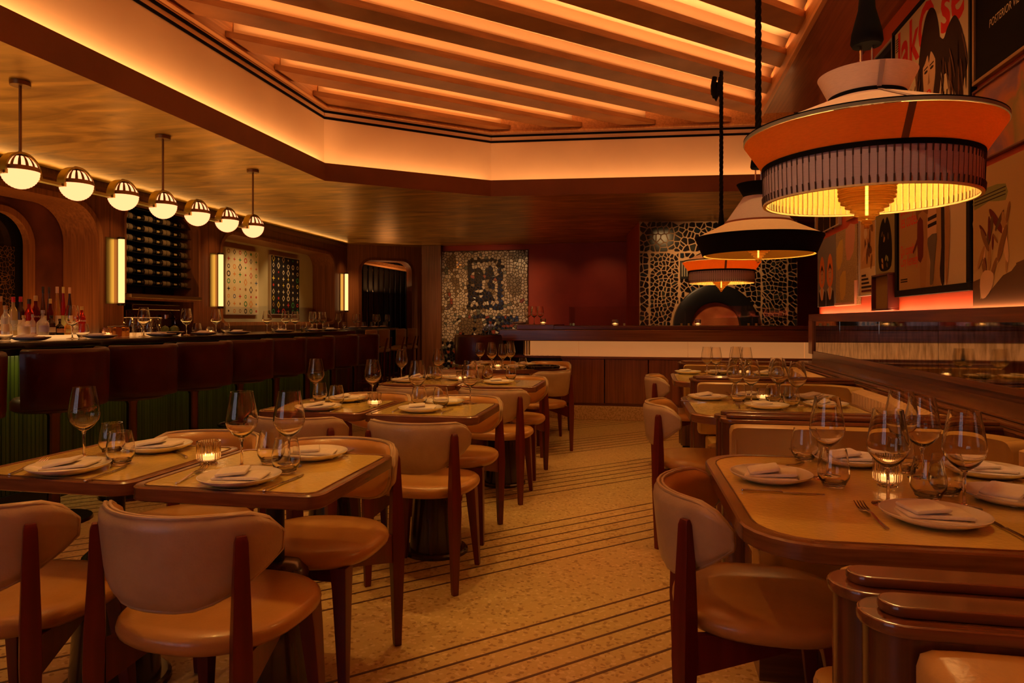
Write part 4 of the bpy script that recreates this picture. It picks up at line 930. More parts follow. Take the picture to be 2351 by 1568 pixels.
# far oval table
_t = at(1246,846,TZ); DONE.append((_t.x, _t.y, .17))
for x, y, l in ((1086,841,'bar side of the far oval table'),(1105,834,'back of the far oval table'),(1205,836,'back aisle side of the far oval table'),(1198,843,'beside the tray on the far oval table')): place(x,y,l,.2)
for x, y, l in ((1102,846,'first on the far oval table'),(1124,843,'second on the far oval table'),(1114,856,'front bar side of the far oval table'),(1172,848,'by the plates of the far oval table'),(1181,858,'front aisle side of the far oval table'),(1194,844,'against the glowing counter band')): W(x,y-5,l)
T(1196,851,'by the tray on the far oval table'); put('vot', settle(at(1143,845,TZ), .037, .04), 'lit votive in the middle of the far oval table')
p = at(1246,846,TZ); tr = thing('serving_tray', 'dark round tray with a pale green card on the far oval table', 'tray', p)
MB().lathe([(0,0),(.155,0),(.165,.008),(.168,.030),(.160,.030),(.156,.010),(0,.008)], 36).build('tray', M['bar_black'], tr, 40)
c_ = thing('menu_card', 'pale green menu card lying in the dark tray', 'menu card', (p.x,p.y,p.z+.0095), .3); B(-.10,.10,-.075,.075,0,.002).build('card', M['card'], c_, 0)
pn = thing('ballpoint_pen', 'slim dark pen lying across the green card', 'pen', (p.x-.02,p.y,p.z+.0118), -.5); MB().tube([(-.07,0,.004),(.055,0,.004),(.066,0,.004)], [.0038,.0038,.001], 8).build('barrel', M['black'], pn, 40); B(-.065,-.03,-.001,.001,.0078,.0092).build('clip', M['steel'], pn, 0)
# big booth table
place(1770,1092,'at the chair end of '+R1,-.25); place(1926,1037,'bench side far end of '+R1,-.1); place(2145,1185,'camera side of '+R1,-.05); place(2263,1081,'wall side back of '+R1,.1); place(2325,1140,'cut by the frame edge on '+R1,.6)
W(1899,1099,'behind the foremost tumbler of '+R1); W(1998,1068,'back middle of '+R1); W(2034,1160,'front of the votive on '+R1); W(2117,1099,'towards the bench of '+R1); W(2214,1166,'closest to the frame edge on '+R1)
T(1914,1118,'single one near the chair-end plate of '+R1); T(1932,1064,'before the back plate of '+R1); T(2085,1090,'beside the votive on '+R1); T(2133,1150,'touching the camera-side plate of '+R1); T(2176,1142,'behind its neighbour on '+R1)
put('vot', settle(at(2037,1116,TZ), .037, .04), 'lit ribbed votive in the middle of '+R1)
cut('knife',(1695,1127),(1901,1137),'lying straight by the chair-end plate of '+R1); cut('knife',(1813,1031),(1850,1061),'by the back plate of '+R1); cut('fork',(2046,1224),(1964,1156),'tines up beside the camera-side plate of '+R1); cut('knife',(2350,1239),(2268,1194),'by the camera-side plate of '+R1)
cut('fork',(1830,1068),(1790,1080),'half behind the chair-end plate of '+R1); cut('fork',(2300,1110),(2225,1117),'near the wall-side plate of '+R1)
# middle booth table
place(1625,912,'at the chair end of '+R2,0); place(1716,900,'back of '+R2,.1); place(1760,932,'camera side of '+R2,0); place(1868,911,'wall side of '+R2,.1); place(1896,929,'bench corner of '+R2,.1)
W(1696,917,'bar side of '+R2); W(1725,923,'front of '+R2); W(1749,911,'back of '+R2); W(1788,920,'middle of '+R2); W(1831,930,'wall side of '+R2)
T(1700,925,'bar side of '+R2); T(1775,926,'middle of '+R2); T(1817,935,'wall side of '+R2); T(1787,914,'back of '+R2); put('vot', settle(at(1757,919,TZ), .037, .04), 'lit votive in the middle of '+R2)
cut('knife',(1582,922),(1630,924),'at the chair end of '+R2); cut('knife',(1668,902),(1679,909),'back of '+R2); cut('fork',(1698,938),(1694,930),'front of '+R2)
# far booth table
place(1578,853,'at the chair end of '+R3,0); place(1640,849,'back of '+R3,0); place(1745,850,'wall side of '+R3,0)
for x, y, l in ((1623,861,'first on '+R3),(1641,863,'second on '+R3),(1655,859,'third on '+R3),(1691,861,'fourth on '+R3),(1708,863,'fifth on '+R3)): W(x,y,l)
T(1628,860,'on '+R3); put('vot', settle(at(1668,859,TZ), .037, .04), 'lit votive on '+R3)
# ================================================================ BAR TOP SETTINGS
BZ = 1.071
def barp(px, x): return Vector((x, atx(px, 770, x)[0], BZ))
for px, l in ((70,'first from the frame edge on the bar'),(230,'second on the bar by the ribbed cup'),(370,'third on the bar before the limes'),(470,'fourth along the bar'),(548,'fifth along the bar'),(650,'sixth along the bar'),(722,'seventh along the bar'),(760,'eighth along the bar')): place(barp(px,-3.90),0,l,1.6,BZ)
for px, l in ((166,'first on the bar, in front of the bottles'),(330,'second on the bar'),(428,'third on the bar'),(496,'fourth on the bar'),(613,'between the two canvases on the bar'),(656,'before the black canvas on the bar'),(678,'second before the black canvas on the bar'),(718,'past the canvases on the bar'),(727,'close behind another past the canvases'),(741,'last on the bar top')):
    put('wine', barp(px,-4.06), 'stemmed wine glass, '+l)
for px, l in ((12,'at the frame edge on the bar'),(190,'beside the first bar wine glass'),(452,'between third and fourth bar wine glasses'),(518,'after the fourth bar wine glass'),(632,'beside the canvas-gap wine glass on the bar'),(697,'by the black canvas on the bar'),(709,'further along the bar'),(748,'near the bar end')):
    put('tumb', barp(px,-4.10), 'stemless water glass, '+l)
for px, l in ((247,'ribbed cup by the first sconce on the bar'),(483,'ribbed cup by the second sconce on the bar'),(646,'ribbed cup before the canvases on the bar')): put('vot', barp(px,-4.16), l)
cm = thing('mixing_glass', 'cut crystal mixing glass beside the amber jars', 'mixing glass', barp(299,-4.15), 0, 'cut crystal glasses on the bar')
n = 24; ring = lambda r, z, s_=0: [((r*(1 if (i+s_) % 2 else .93))*math.cos(2*PI*i/n), (r*(1 if (i+s_) % 2 else .93))*math.sin(2*PI*i/n), z) for i in range(n)]
MB().loft([ring(.042,.0),ring(.046,.02,1),ring(.046,.05),ring(.046,.08,1),ring(.047,.11),ring(.048,.15,1)]).build('cut_wall', M['cut_glass'], cm, 0); MB().lathe([(.044,.15),(.048,.153),(.044,.156)], 24).build('lip', M['glass'], cm, 50)
for k, px in enumerate((318,338,358)): dup(cm, barp(px,-4.15), .3*k, ['second cut crystal glass of the bar group','third cut crystal glass, behind the bar wine glass','cut crystal glass next to the limes'][k], 'cut crystal glasses on the bar')
for k, px in enumerate((263,281)):
    j = thing('garnish_jar', ['amber garnish jar beside the ribbed cup on the bar','second amber garnish jar by the crystal glasses'][k], 'jar', barp(px,-4.15))
    MB().lathe([(0,0),(.05,0),(.052,.06),(.048,.075),(0,.075)], 20).build('jar', M['amber'], j, 40); MB().lathe([(0,.075),(.05,.075),(.05,.085),(0,.088)], 20).build('lid', M['brass_dull'], j, 40)
bw = thing('lime_bowl', 'shallow pale dish holding limes on the bar', 'dish', barp(392,-4.09)); MB().lathe([(0,.004),(.05,.006),(.105,.03),(.11,.032),(.055,0),(0,0)], 28).build('dish', M['china'], bw, 50); MB().lathe([(.105,.03),(.108,.034),(.112,.032)], 28).build('rim', M['china'], bw, 60)
for k, (dx, dy) in enumerate(((-.02,-.045),(.01,.045),(.03,-.0))):
    lm = thing('lime', ['green lime at one end of the pale dish','green lime at the far end of the pale dish','green lime at the back of the pale dish'][k], 'lime', barp(392,-4.09)+Vector((dx,dy,.012)))
    MB().lathe([(0,0)]+[(.034*math.cos(a)**.9 if abs(a) < 1.5 else .004, .034+.037*math.sin(a)) for a in [-1.4+.28*i for i in range(11)]]+[(0,.073)], 16).build('fruit', M['lime'], lm, 60)
    MB().lathe([(0,.071),(.006,.072),(.004,.076),(0,.077)], 8).build('stem_end', M['tile_brown'], lm, 60)
# ---- bottles
def bottle_mesh(prof, m, name='bottle_body'): return MB().lathe(prof, 20).mesh(name, m, 40)
def bottle(px, ptop, wpx, x, body, cap, label=None, lab='', shape='round', word=None):
    y, zt = atx(px, ptop, x); Z = Fv.x*x+Fv.y*y; z0 = BZ+.0235; h = zt-z0; r = wpx/FPX*Z/2*.93
    t = thing('liquor_bottle', lab, 'bottle', (x, y, z0), 0, 'bottles on the lit bar step')
    if shape == 'tall': pr = [(0,0),(r,.0),(r*1.0,.02),(r,h*.42),(r*.75,h*.62),(r*.42,h*.80),(r*.36,h*.9),(0,h*.9)]
    elif shape == 'squat': pr = [(0,0),(r,0),(r,.01),(r,h*.45),(r*.93,h*.52),(r*.45,h*.64),(r*.26,h*.70),(r*.24,h*.86),(0,h*.86)]
    else: pr = [(0,0),(r,0),(r,.012),(r,h*.58),(r*.9,h*.65),(r*.42,h*.76),(r*.36,h*.90),(0,h*.90)]
    MB().lathe(pr, 20).build('glass_body', M[body], t, 40)
    cr = {'tall': .46, 'squat': .32}.get(shape, .45)*r
    MB().lathe([(0,h*.87),(cr,h*.87),(cr,h),(cr*.9,h*1.005),(0,h*1.005)], 16).build('stopper', M[cap], t, 40)
    if label:
        a, b = (.14,.40) if shape != 'tall' else (.10,.40); mb = MB(); rr = r+.0012
        an = [math.radians(-60-62+124*i/10+40) for i in range(11)]
        mb.loft([[(rr*math.cos(q), rr*math.sin(q), h*a) for q in an], [(rr*math.cos(q), rr*math.sin(q), h*b) for q in an]], cap=False, close=False); mb.build('paper_label', M[label], t, 40)
    if word: words(word, r*.62, M['china'], t, Matrix.Translation((0,0,h*.45)) @ Matrix.Rotation(math.radians(33),4,'Z') @ Matrix.Translation((0,-r-.002,0)) @ Matrix.Rotation(PI/2,4,'X'))
    return t
def words(s_, size, m, parent, mw, name='lettering', align='CENTER', shear=0, sp=1.0, off=0):
    c = bpy.data.curves.new(name, 'FONT'); c.body = s_; c.size = size; c.align_x = align; c.fill_mode = 'FRONT'; c.resolution_u = 3; c.shear = shear; c.space_character = sp; c.offset = off
    tmp = bpy.data.objects.new('tmp', c); me = bpy.data.meshes.new_from_object(tmp); bpy.data.objects.remove(tmp); bpy.data.curves.remove(c); me.name = name
    me.materials.clear(); me.materials.append(m); o = bpy.data.objects.new(name, me); COL.objects.link(o); o.parent = parent; o.matrix_local = mw; return o
bk, mid_, fr = -4.42, -4.36, -4.27
def cp(x): return x/9.404
def cy(y): return 640+y/9.404
for a in ((15,380,150,bk,'liq_amber','cap_wood','lab_cream','amber bottle cut by the frame edge','round',None),(285,395,175,mid_,'liq_straw','cap_red','lab_grey','straw coloured bottle with a red cap, first of two red caps','round',None),
          (120,580,190,fr,'liq_clear','cap_wood','lab_cream','clear bottle with cream label in front of the straw bottle','round',None),(445,390,160,bk,'liq_dark','cap_red','lab_cream','dark bottle with a red cap beside the straw bottle','round',None),
          (630,440,185,mid_,'liq_red','cap_dark','lab_cream','bright red aperitif bottle with a short dark cap','round',None),(770,370,175,bk,'liq_deepred','cap_gold',None,'deep red bitter bottle with gold cap and white lettering','round','CAMPARI'),
          (930,175,120,bk,'liq_brown','cap_dark','lab_cream','tall slim brown bottle, first of the tall necks','tall',None),(1062,185,110,-4.45,'liq_brown','cap_dark',None,'tall brown bottle behind the yellow capped one','tall',None),
          (1085,435,130,mid_,'liq_deepred','cap_yellow','lab_yellow','short dark bottle with yellow cap and yellow label','round',None),(1235,175,140,mid_,'liq_gold','cap_peach','lab_cream','tall golden bottle with a peach cap and cream label','tall',None),
          (1365,180,120,bk,'liq_red','cap_yellow','lab_green','tall reddish bottle with a pale yellow cap','tall',None),(1503,190,115,bk,'liq_dark','cap_peach','lab_cream','tall dark bottle with pink cap, last of the tall necks','tall',None),
          (1765,600,160,bk,'liq_red','cap_gold',None,'small red bitter bottle at the end behind the first tumbler','round','CAMPARI'),(515,790,250,fr,'liq_white','cap_gold','lab_cream','milky bell shaped bottle with cream label','squat','CANTON'),
          (925,680,250,fr,'liq_clear','cap_grey','lab_lilac','clear wide bottle with a lilac label and grey neck','squat',None),(705,770,120,-4.31,'liq_pink','cap_grey','lab_lilac','small clear pinkish bottle between the bell and lilac bottles','round',None),
          (1105,790,170,fr,'liq_dark','cap_dark','lab_cream','small dark bottle with framed cream label','round',None),(1290,865,190,fr,'liq_black','cap_dark','lab_orange','squat black bottle with an orange diamond label','squat',None),
          (1462,900,130,fr,'liq_gold','cap_dark','lab_yellow','yellow green bottle behind the first bar wine glass','round',None),(1605,930,120,fr,'liq_clear','cap_dark','lab_cream','small white labelled bottle by the first bar tumbler','round',None)):
    bottle(cp(a[0]), cy(a[1]), a[2]/9.404, *a[3:6], *a[6:8], a[8], a[9])
# ================================================================ WINE RACK
rk = thing('wine_rack', 'dark peg rack filling the arched niche with lying wine bottles', 'wine rack', (0,0,0))
B(-5.97,-5.95,6.47,7.69,1.52,2.45).build('back_board', M['black'], rk, 0)
cols = [atx(px, 600, -5.80)[0] for px in (294,340,381,422)]
zb = atx(297, 645, -5.80)[1]; zt = atx(297, 495, -5.80)[1]
for y in (cols[0]-.10, cols[0]+.12, cols[1]+.12, cols[2]+.12, cols[3]+.12): B(-5.95,-5.93,y-.008,y+.008,1.495,2.44).build('upright', M['black'], rk, 0)
for r_ in range(8):
    z = zb+(zt-zb)/6*r_-.044; B(-5.95,-5.70,cols[0]-.14,cols[3]+.16,z-.004,z).build('peg_rail', M['black'], rk, 0)
wb = thing('wine_bottle', '', 'wine bottle', (0,0,0)); Rx = Matrix.Rotation(-PI/2,4,'X')
MB().lathe([(0,-.14),(.030,-.142),(.038,-.135),(.038,.04),(.034,.065),(.018,.095),(.0145,.11),(.0145,.165),(0,.165)], 20).xf(Rx).build('glass_body', M['liq_black'], wb, 40)
mb = MB(); an = [math.radians(-10+200*i/12) for i in range(13)]
for a, b in ((-.11,-.05),(-.043,.018)): mb.loft([[(.0388*math.sin(q), y_, .0388*math.cos(q)) for q in an] for y_ in (a, b)], cap=False, close=False)
mb.build('paper_label', M['lab_kraft'], wb, 40); MB().lathe([(.0155,.115),(.0155,.168),(0,.168)], 16).xf(Rx).build('capsule', M['cap_gold'], wb, 40)
ordn = ['bottom','second','third','fourth','fifth','sixth','top']; colw = ['bar-end column','second column','third column','column next to the second sconce']
for c in range(4):
    for r_ in range(7):
        z = zb+(zt-zb)/6*r_-.004; l = 'lying wine bottle, %s row, %s of the rack' % (ordn[r_], colw[c])
        if c == 0 and r_ == 0: wb.location = (-5.79, cols[0], z); wb['label'] = l; wb['group'] = 'wine bottles in the rack'
        else: dup(wb, (-5.79, cols[c], z), 0, l, 'wine bottles in the rack')
# espresso machine below the rack
em = thing('coffee_machine', 'dark chrome coffee machine in the recess below the wine rack', 'coffee machine', (-5.82, 7.05, 1.02))
B(-.16,.14,-.38,.38,.02,.10).build('drip_base', M['steel_dark'], em, 0, .008); B(-.16,.05,-.38,.38,.10,.34).build('body', M['steel_dark'], em, 0, .01); B(-.16,.15,-.40,.40,.30,.37).build('top_tray', M['steel_dark'], em, 0, .01)
for y in (-.2,.2): MB().lathe([(0,0),(.03,0),(.03,.05),(0,.05)], 16, (.10,y,.20)).tube([(.10,y,.21),(.24,y,.20)], .011, 8).build('group_head', M['steel'], em, 40)
for y in (-.33,.33): MB().tube([(.06,y,.28),(.12,y,.24),(.13,y,.14)], .006, 8).build('steam_wand', M['steel'], em, 40)
# ================================================================ CANVASES in the art niche (plain generic patterns)
def canvas(pl, pr, ptop, pbot, label, bgm, pal, seed):
    xw = -6.02; y0 = atx(pl, ptop, -5.97)[0]; y1 = atx(pr, ptop, -5.97)[0]; z1 = atx(pl, ptop, -5.97)[1]; z0 = atx(pl, pbot, -5.97)[1]
    t = thing('canvas_painting', label, 'painting', (xw, y0, z0)); w_, h = y1-y0, z1-z0
    B(.002,.048,0,w_,0,h).build('stretcher', M['canvas_edge'], t, 0); B(.048,.050,.012,w_-.012,.012,h-.012).build('painted_face', M[bgm], t, 0)
    r = random.Random(seed); acc = {}
    nx, ny = 6, 9
    for i in range(nx):
        for j in range(ny):
            cy_, cz = (i+.5)*w_/nx, (j+.5)*h/ny; s_ = w_/nx*r.uniform(.20,.34); c = r.choice(pal); mb = acc.setdefault(c, MB()); k = r.randrange(4)
            f = lambda pts: [(.0508, cy_+a*s_, cz+b*s_) for a, b in pts]
            def ringp(pts, inner):
                n_ = len(pts); vs = f(pts)+f([(a*inner, b*inner) for a, b in pts]); mb.add(vs, [(q, (q+1) % n_, n_+(q+1) % n_, n_+q) for q in range(n_)])
            if k == 0: ringp([(0,-1.25),(1,0),(0,1.25),(-1,0)], .62)
            elif k == 1: pts = []; [pts.append(((1.0 if q % 2 == 0 else .32)*math.cos(q*PI/4), (1.0 if q % 2 == 0 else .32)*math.sin(q*PI/4))) for q in range(8)]; mb.add(f(pts), [tuple(range(8))])
            elif k == 2: ringp([(math.cos(q*PI/6), math.sin(q*PI/6)) for q in range(12)], .6)
            else: mb.add(f([(.5*math.cos(q*PI/5), .5*math.sin(q*PI/5)) for q in range(10)]), [tuple(range(10))])
    for c, mb in acc.items(): mb.build('painted_motifs', M[c], t, 0)
canvas(518,594,566,722,'cream canvas scattered with small coloured diamonds and rings','canvas_cream',['pt_black','pt_red','pt_green','pt_blue','pt_orange','pt_brown'],4)
canvas(622,688,584,722,'black canvas scattered with small coloured diamonds and rings','canvas_black',['pt_cream','pt_red','pt_green','pt_yellow','pt_cream','pt_brown'],9)
# ================================================================ HIGH TABLE AND CHAIRS past the bar
ht = thing('high_table', 'high dark counter table beyond the bar end by the corridor arch', 'table', (-4.80, 10.5, 0))
MB().prism(rrect(-.30,.30,-1.35,1.40,.08), 1.03, 1.07).build('table_top', M['bar_black'], ht, 20, .005); B(-.24,-.16,-1.2,1.25,0,1.03).build('panel', M['dark_wood_z'], ht, 0)
def make_high():
    t = thing('high_chair', '', 'bar chair')
    MB().loft([[(x*k, y*k, z) for x, y in rrect(-.21,.21,-.20,.20,.09,5)] for k, z in ((.9,.70),(1,.715),(1,.745),(.93,.765),(.1,.768))]).build('seat', M['leather_cream'], t, 50)
    rings = []
    for i in range(13):
        a = math.radians(-150+120*i/12); c, s_ = math.cos(a), math.sin(a); rings.append([((r)*c*1.05, r*s_+.02, z) for r, z in ((.20,.80),(.225,.80),(.235,.95),(.235,1.055),(.215,1.065),(.205,.95))])
    MB().loft(rings).build('backrest', M['leather_cream'], t, 50)
    for sx in (-1,1):
        MB().tube([(sx*.19,-.17,0),(sx*.185,-.175,.70),(sx*.13,-.215,.93)], [.014,.018,.012], 8).build('rear_leg', M['chair_wood'], t, 40)
        MB().tube([(sx*.19,.17,0),(sx*.18,.16,.71)], [.013,.018], 8).build('front_leg', M['chair_wood'], t, 40)
    MB().tube([(-.19,.17,.28),(.19,.17,.28),(.19,-.17,.28),(-.19,-.17,.28)], .009, 8, closed=True).build('foot_rail', M['chair_wood'], t, 40); return t
hc = make_high(); hl = ['first beige high chair past the bar end','second beige high chair past the bar end','third beige high chair at the high table','last beige high chair by the corridor arch']
for k, y in enumerate((9.62,10.12,10.86,11.42)):
    if k == 0: hc.location = (-4.22,y,0); hc.rotation_euler = (0,0,PI/2+.15); hc['label'] = hl[0]; hc['group'] = 'beige high chairs'
    else: dup(hc, (-4.22,y,0), PI/2+.15, hl[k], 'beige high chairs')
for k, px in enumerate((777,806,815,846,868,875)): put('wine', Vector((-4.75+.12*(k % 2), atx(px,752,-4.75)[0], 1.071)), 'stemmed wine glass, number %s on the high table' % ['one','two','three','four','five','six'][k])
for k, px in enumerate((812,838,862,880)): place(Vector((-4.66, atx(px,752,-4.66)[0], 1.071)),0,['first','second','third','last'][k]+' on the high table',1.5,1.071)
for k, px in enumerate((790,835,855,883)): put('tumb', Vector((-4.86, atx(px,752,-4.86)[0], 1.071)), 'stemless water glass, '+['first','second','third','last'][k]+' on the high table')
# on the chef counter
for k, (px, y) in enumerate(((1412,8.36),(1602,8.36),(1247,8.62))): put('vot', Vector((aty(px,752,y)[0], y, 1.1385 if k < 2 else 1.151)), ['small lit votive on the chef counter beside the oven','small lit votive on the chef counter before the oven door','small lit votive on the open end of the chef counter'][k])
for k, px in enumerate((1212,1225,1238)): put('wine', Vector((aty(px,752,8.85)[0], 8.85+.05*k, 1.151)), 'stemmed wine glass, '+['first','second','third'][k]+' at the open end of the chef counter')
place(Vector((aty(1192,750,8.62)[0], 8.62, 1.1515)),0,'at the open end of the chef counter',.2,1.1515)
# ================================================================ PENDANTS
def rope(p0, p1, r=.011, name='rope', parent=None):
    mb = MB(); L = (Vector(p1)-Vector(p0)).length; n = int(L/.012)
    for s_ in range(3):
        mb.tube([tuple(Vector(p0).lerp(Vector(p1), i/n)+Vector((r*.48*math.cos(i*.55+s_*2*PI/3), r*.48*math.sin(i*.55+s_*2*PI/3), 0))) for i in range(n+1)], r*.62, 6)
    return mb.build(name, M['rope'], parent, 60)
def crystal(t, z, s_=1.0):
    pr = [(.014*s_,z+.075)]
    for k, r in enumerate((.082,.080,.080,.078,.072,.060,.046,.034,.024,.016,.008)):
        zz = z+.055-k*.0125*s_; pr += [(r*s_*.93, zz+.004), (r*s_, zz), (r*s_, zz-.005*s_)]
    pr = wall(pr, .0035, (1,))[:-1]; MB().lathe(pr, 36).build('glass_diffuser', M['crystal'], t, 40)
    MB().tube([(0,0,z-.035*s_),(0,0,z+.055)], .0045, 8).build('bulb', M['bulb'], t, 40)
def pendant(label, x, y, kind, zr):
    """zr: height of the widest rim"""
    t = thing('pendant_lamp', label, 'lamp', (x, y, zr), 0, None); n = 72
    def cone(name, pts, m): return MB().lathe(pts, n).build(name, M[m], t, 30)
    def ringb(name, r, z, m, w_=.006, h=.006): return MB().lathe([(r-w_,z-h),(r+w_*.6,z-h),(r+w_*.6,z+h),(r-w_,z+h),(r-w_,z-h)], n).build(name, M[m], t, 40)
    if kind == 'fringe':
        cone('collar_shade', [(.104,.110),(.136,.178),(.1345,.178),(.1025,.110)], 'shade_cream'); ringb('collar_trim', .104, .108, 'black_matte'); top = .178
        cone('upper_shade', [(.104,.104),(.349,.004),(.346,.001),(.102,.100)], 'shade_cream'); ringb('rim_trim', .349, -.001, 'rim_grey', .004, .0045); ringb('rim_line', .349, .005, 'black_matte', .004, .0018)
        cone('orange_shade', [(.349,-.008),(.296,-.088),(.293,-.088),(.346,-.008)], 'shade_orange'); ringb('lower_trim', .295, -.092, 'black_matte', .004, .008)
        cone('fringe_cloth', [(.2935,-.100),(.2905,-.196),(.288,-.196),(.291,-.100)], 'shade_mauve'); cone('fringe_lining', [(.2900,-.100),(.2868,-.195)], 'shade_yellow')
        a, b = MB(), MB()
        for i in range(96):
            q = 2*PI*i/96; c, s_ = math.cos(q), math.sin(q)
            a.tube([(.2955*c,.2955*s_,-.100),(.2925*c,.2925*s_,-.194)], .0008, 4)
            for z0, z1 in ((-.100,-.118),(-.176,-.196)): a.tube([(.2950*c,.2950*s_,z0),(.2935*c,.2935*s_,z1)], .0022, 5)
            b.tube([(.2855*c,.2855*s_,-.102),(.2835*c,.2835*s_,-.178)], .0012, 4); b.tube([(.2838*c,.2838*s_,-.174),(.2830*c,.2830*s_,-.196)], .0032, 5)
        o = a.build('fringe_cord', M['cord_brown'], t, 40); o['kind'] = 'stuff'; o = b.build('inner_fringe_cord', M['cord_cream'], t, 40); o['kind'] = 'stuff'
        MB().lathe([(.293,-.197),(.284,-.197),(.284,-.202),(.293,-.202),(.293,-.197)], n).build('bottom_hoop', M['cord_cream'], t, 40)
        q = math.radians(-89); 
        for (r0, z0, r1, z1, m) in ((.106,.108,.137,.177,'shade_seam'),(.1045,.1065,.3495,.0065,'shade_seam'),(.3505,-.009,.2975,-.086,'seam_brown')):
            w0, w1 = .014/r0*.35+.012, .016/r1*.35+.012
            MB().add([(r0*math.cos(q-w0), r0*math.sin(q-w0), z0), (r0*math.cos(q+w0), r0*math.sin(q+w0), z0), (r1*math.cos(q+w1), r1*math.sin(q+w1), z1), (r1*math.cos(q-w1), r1*math.sin(q-w1), z1)], [(0,1,2,3)]).build('seam_tape', M[m], t, 0)
        crystal(t, -.205); lz = -.16
    else:
        cone('collar_shade', [(.084,.245),(.122,.315),(.120,.315),(.082,.245)], 'black_matte'); top = .315
        cone('grey_shade', [(.084,.240),(.186,.092),(.184,.090),(.082,.238)], 'shade_mauve'); ringb('collar_trim', .187, .088, 'rim_rust')
        cone('upper_shade', [(.190,.084),(.356,.004),(.353,.001),(.188,.080)], 'shade_cream'); ringb('rim_trim', .356, .0, 'black_matte', .004, .004)
        cone('black_shade', [(.356,-.003),(.315,-.104),(.312,-.104),(.353,-.003)], 'black_matte'); cone('lining', [(.352,-.004),(.311,-.103)], 'shade_yellow')
        MB().lathe([(.150,-.030),(.30,-.098)], n).build('inner_ring', M['shade_yellow'], t, 40)
        crystal(t, -.085, .9); lz = -.03
    MB().tube([(-.016,0,top-.18),(-.016,0,top+.12),(-.010,0,top+.135),(.010,0,top+.135),(.016,0,top+.12),(.016,0,top-.18)], .0042, 8).build('steel_loop', M['steel'], t, 50)
    MB().lathe([(.0,top+.30),(.018,top+.28),(.024,top+.20),(.042,top+.13),(.045,top+.10),(.040,top+.09),(0,top+.09)], 20).build('cord_cap', M['black_matte'], t, 50)
    rope((0,0,top+.28), (0,0,3.50-zr), .0175, 'rope', t)
    L = bpy.data.lights.new('pendant_bulb', 'POINT'); L.energy = 7.5 if kind == 'fringe' else 6.0; L.color = (1,.50,.14); L.shadow_soft_size = .02
    o = bpy.data.objects.new('pendant_bulb', L); COL.objects.link(o); o.parent = t; o.location = (0,0,lz+.075)
    return t
def ax_(px, Z): p = Fv*Z+Rv*((px-CX)/FPX*Z); return p.x, p.y
pendant('large pendant with cream collar, orange band and grey fringe, over the big booth table', *ax_(1990,2.05), 'fringe', 1.757)
pendant('pendant with black band and grey cone, over the middle booth table', *ax_(1741,4.0), 'black', 1.685)
p3 = pendant('small looking far pendant with orange band and grey fringe', *ax_(1656,6.3), 'fringe', 1.745)
x3, y3 = ax_(1656,6.3)
MB().tube([(-.06,-.02,1.70),(-.075,-.02,1.62),(-.07,0,1.55),(-.05,0,1.50),(-.03,0,1.56),(-.015,0,1.64),(-.005,0,1.70)], .022, 8).tube([(-.05,.02,1.66),(-.07,.01,1.58),(-.055,0,1.52)], .024, 8).build('rope_knot', M['rope'], p3, 60)
# ================================================================ PICTURES ON THE RIGHT WALL
class Pic:
    def __init__(s, name, label, cat, px0, px1, z0, z1, fr, dep, frm, bg, group=None, yl=None, yr=None):
        y0 = atx(px0, 700, 1.745)[0] if yl is None else yl; y1 = atx(px1, 700, 1.745)[0] if yr is None else yr
        s.W, s.H, s.d = y0-y1, z1-z0, dep; s.t = thing(name, label, cat, (1.749, y0, z0), -PI/2, group); s.n = 0; s.fr = fr
        # local: x to the right as seen, z up, -y out of the wall
        W_, H_ = s.W, s.H
        if fr:
            for q in ((0,W_,0,fr),(0,W_,H_-fr,H_),(0,fr,fr,H_-fr),(W_-fr,W_,fr,H_-fr)): B(q[0],q[1],-dep,0,q[2],q[3]).build('frame_bar', M[frm], s.t, 0, .003)
            B(fr,W_-fr,-dep*.6,-.002,fr,H_-fr).build('print', M[bg], s.t, 0); s.y = -dep*.6
        else: B(0,W_,-dep,0,0,H_).build('panel', M[bg], s.t, 0, .003); s.y = -dep
    def P(s, name, pts, m, smooth=0):
        """flat printed shape; u,v from the top left 0..1"""
        s.n += 1; y = s.y-.00012*s.n
        if smooth: pts = curve(pts, smooth)
        f = s.fr; pts = [(f+u*(s.W-2*f), y, f+(1-v)*(s.H-2*f)) for u, v in pts]
        bm = bmesh.new(); vs = [bm.verts.new(p) for p in pts]; es = [bm.edges.new((vs[i], vs[(i+1) % len(vs)])) for i in range(len(vs))]
        bmesh.ops.triangle_fill(bm, edges=es, use_beauty=True); me = bpy.data.meshes.new(name); bm.to_mesh(me); bm.free(); me.materials.append(M[m])
        o = bpy.data.objects.new(name, me); COL.objects.link(o); o.parent = s.t; return o
    def Tx(s, txt, u, v, size, m, name='lettering', **k):
        s.n += 1; f = s.fr
        return words(txt, size, M[m], s.t, Matrix.Translation((f+u*(s.W-2*f), s.y-.00012*s.n-.0002, f+(1-v)*(s.H-2*f))) @ Matrix.Rotation(k.pop('rot', 0), 4, 'Y') @ Matrix.Rotation(PI/2,4,'X') @ Matrix.Diagonal((k.pop('sx',1),1,1,1)), name, k.pop('align','LEFT'), **k)
def curve(pts, k=4):
    out = []; n = len(pts)
    for i in range(n):
        a, b, c, d = [Vector(pts[(i+j-1) % n]) for j in range(4)]
        for q in range(k):
            t = q/k; p = .5*((2*b)+(c-a)*t+(2*a-5*b+4*c-d)*t*t+(3*b-a-3*c+d)*t*t*t); out.append((p.x, p.y))
    return out
def ell(u, v, a, b, n=14, rot=0): return [(u+a*math.cos(2*PI*i/n)*math.cos(rot)-b*math.sin(2*PI*i/n)*math.sin(rot), v+a*math.cos(2*PI*i/n)*math.sin(rot)+b*math.sin(2*PI*i/n)*math.cos(rot)) for i in range(n)]
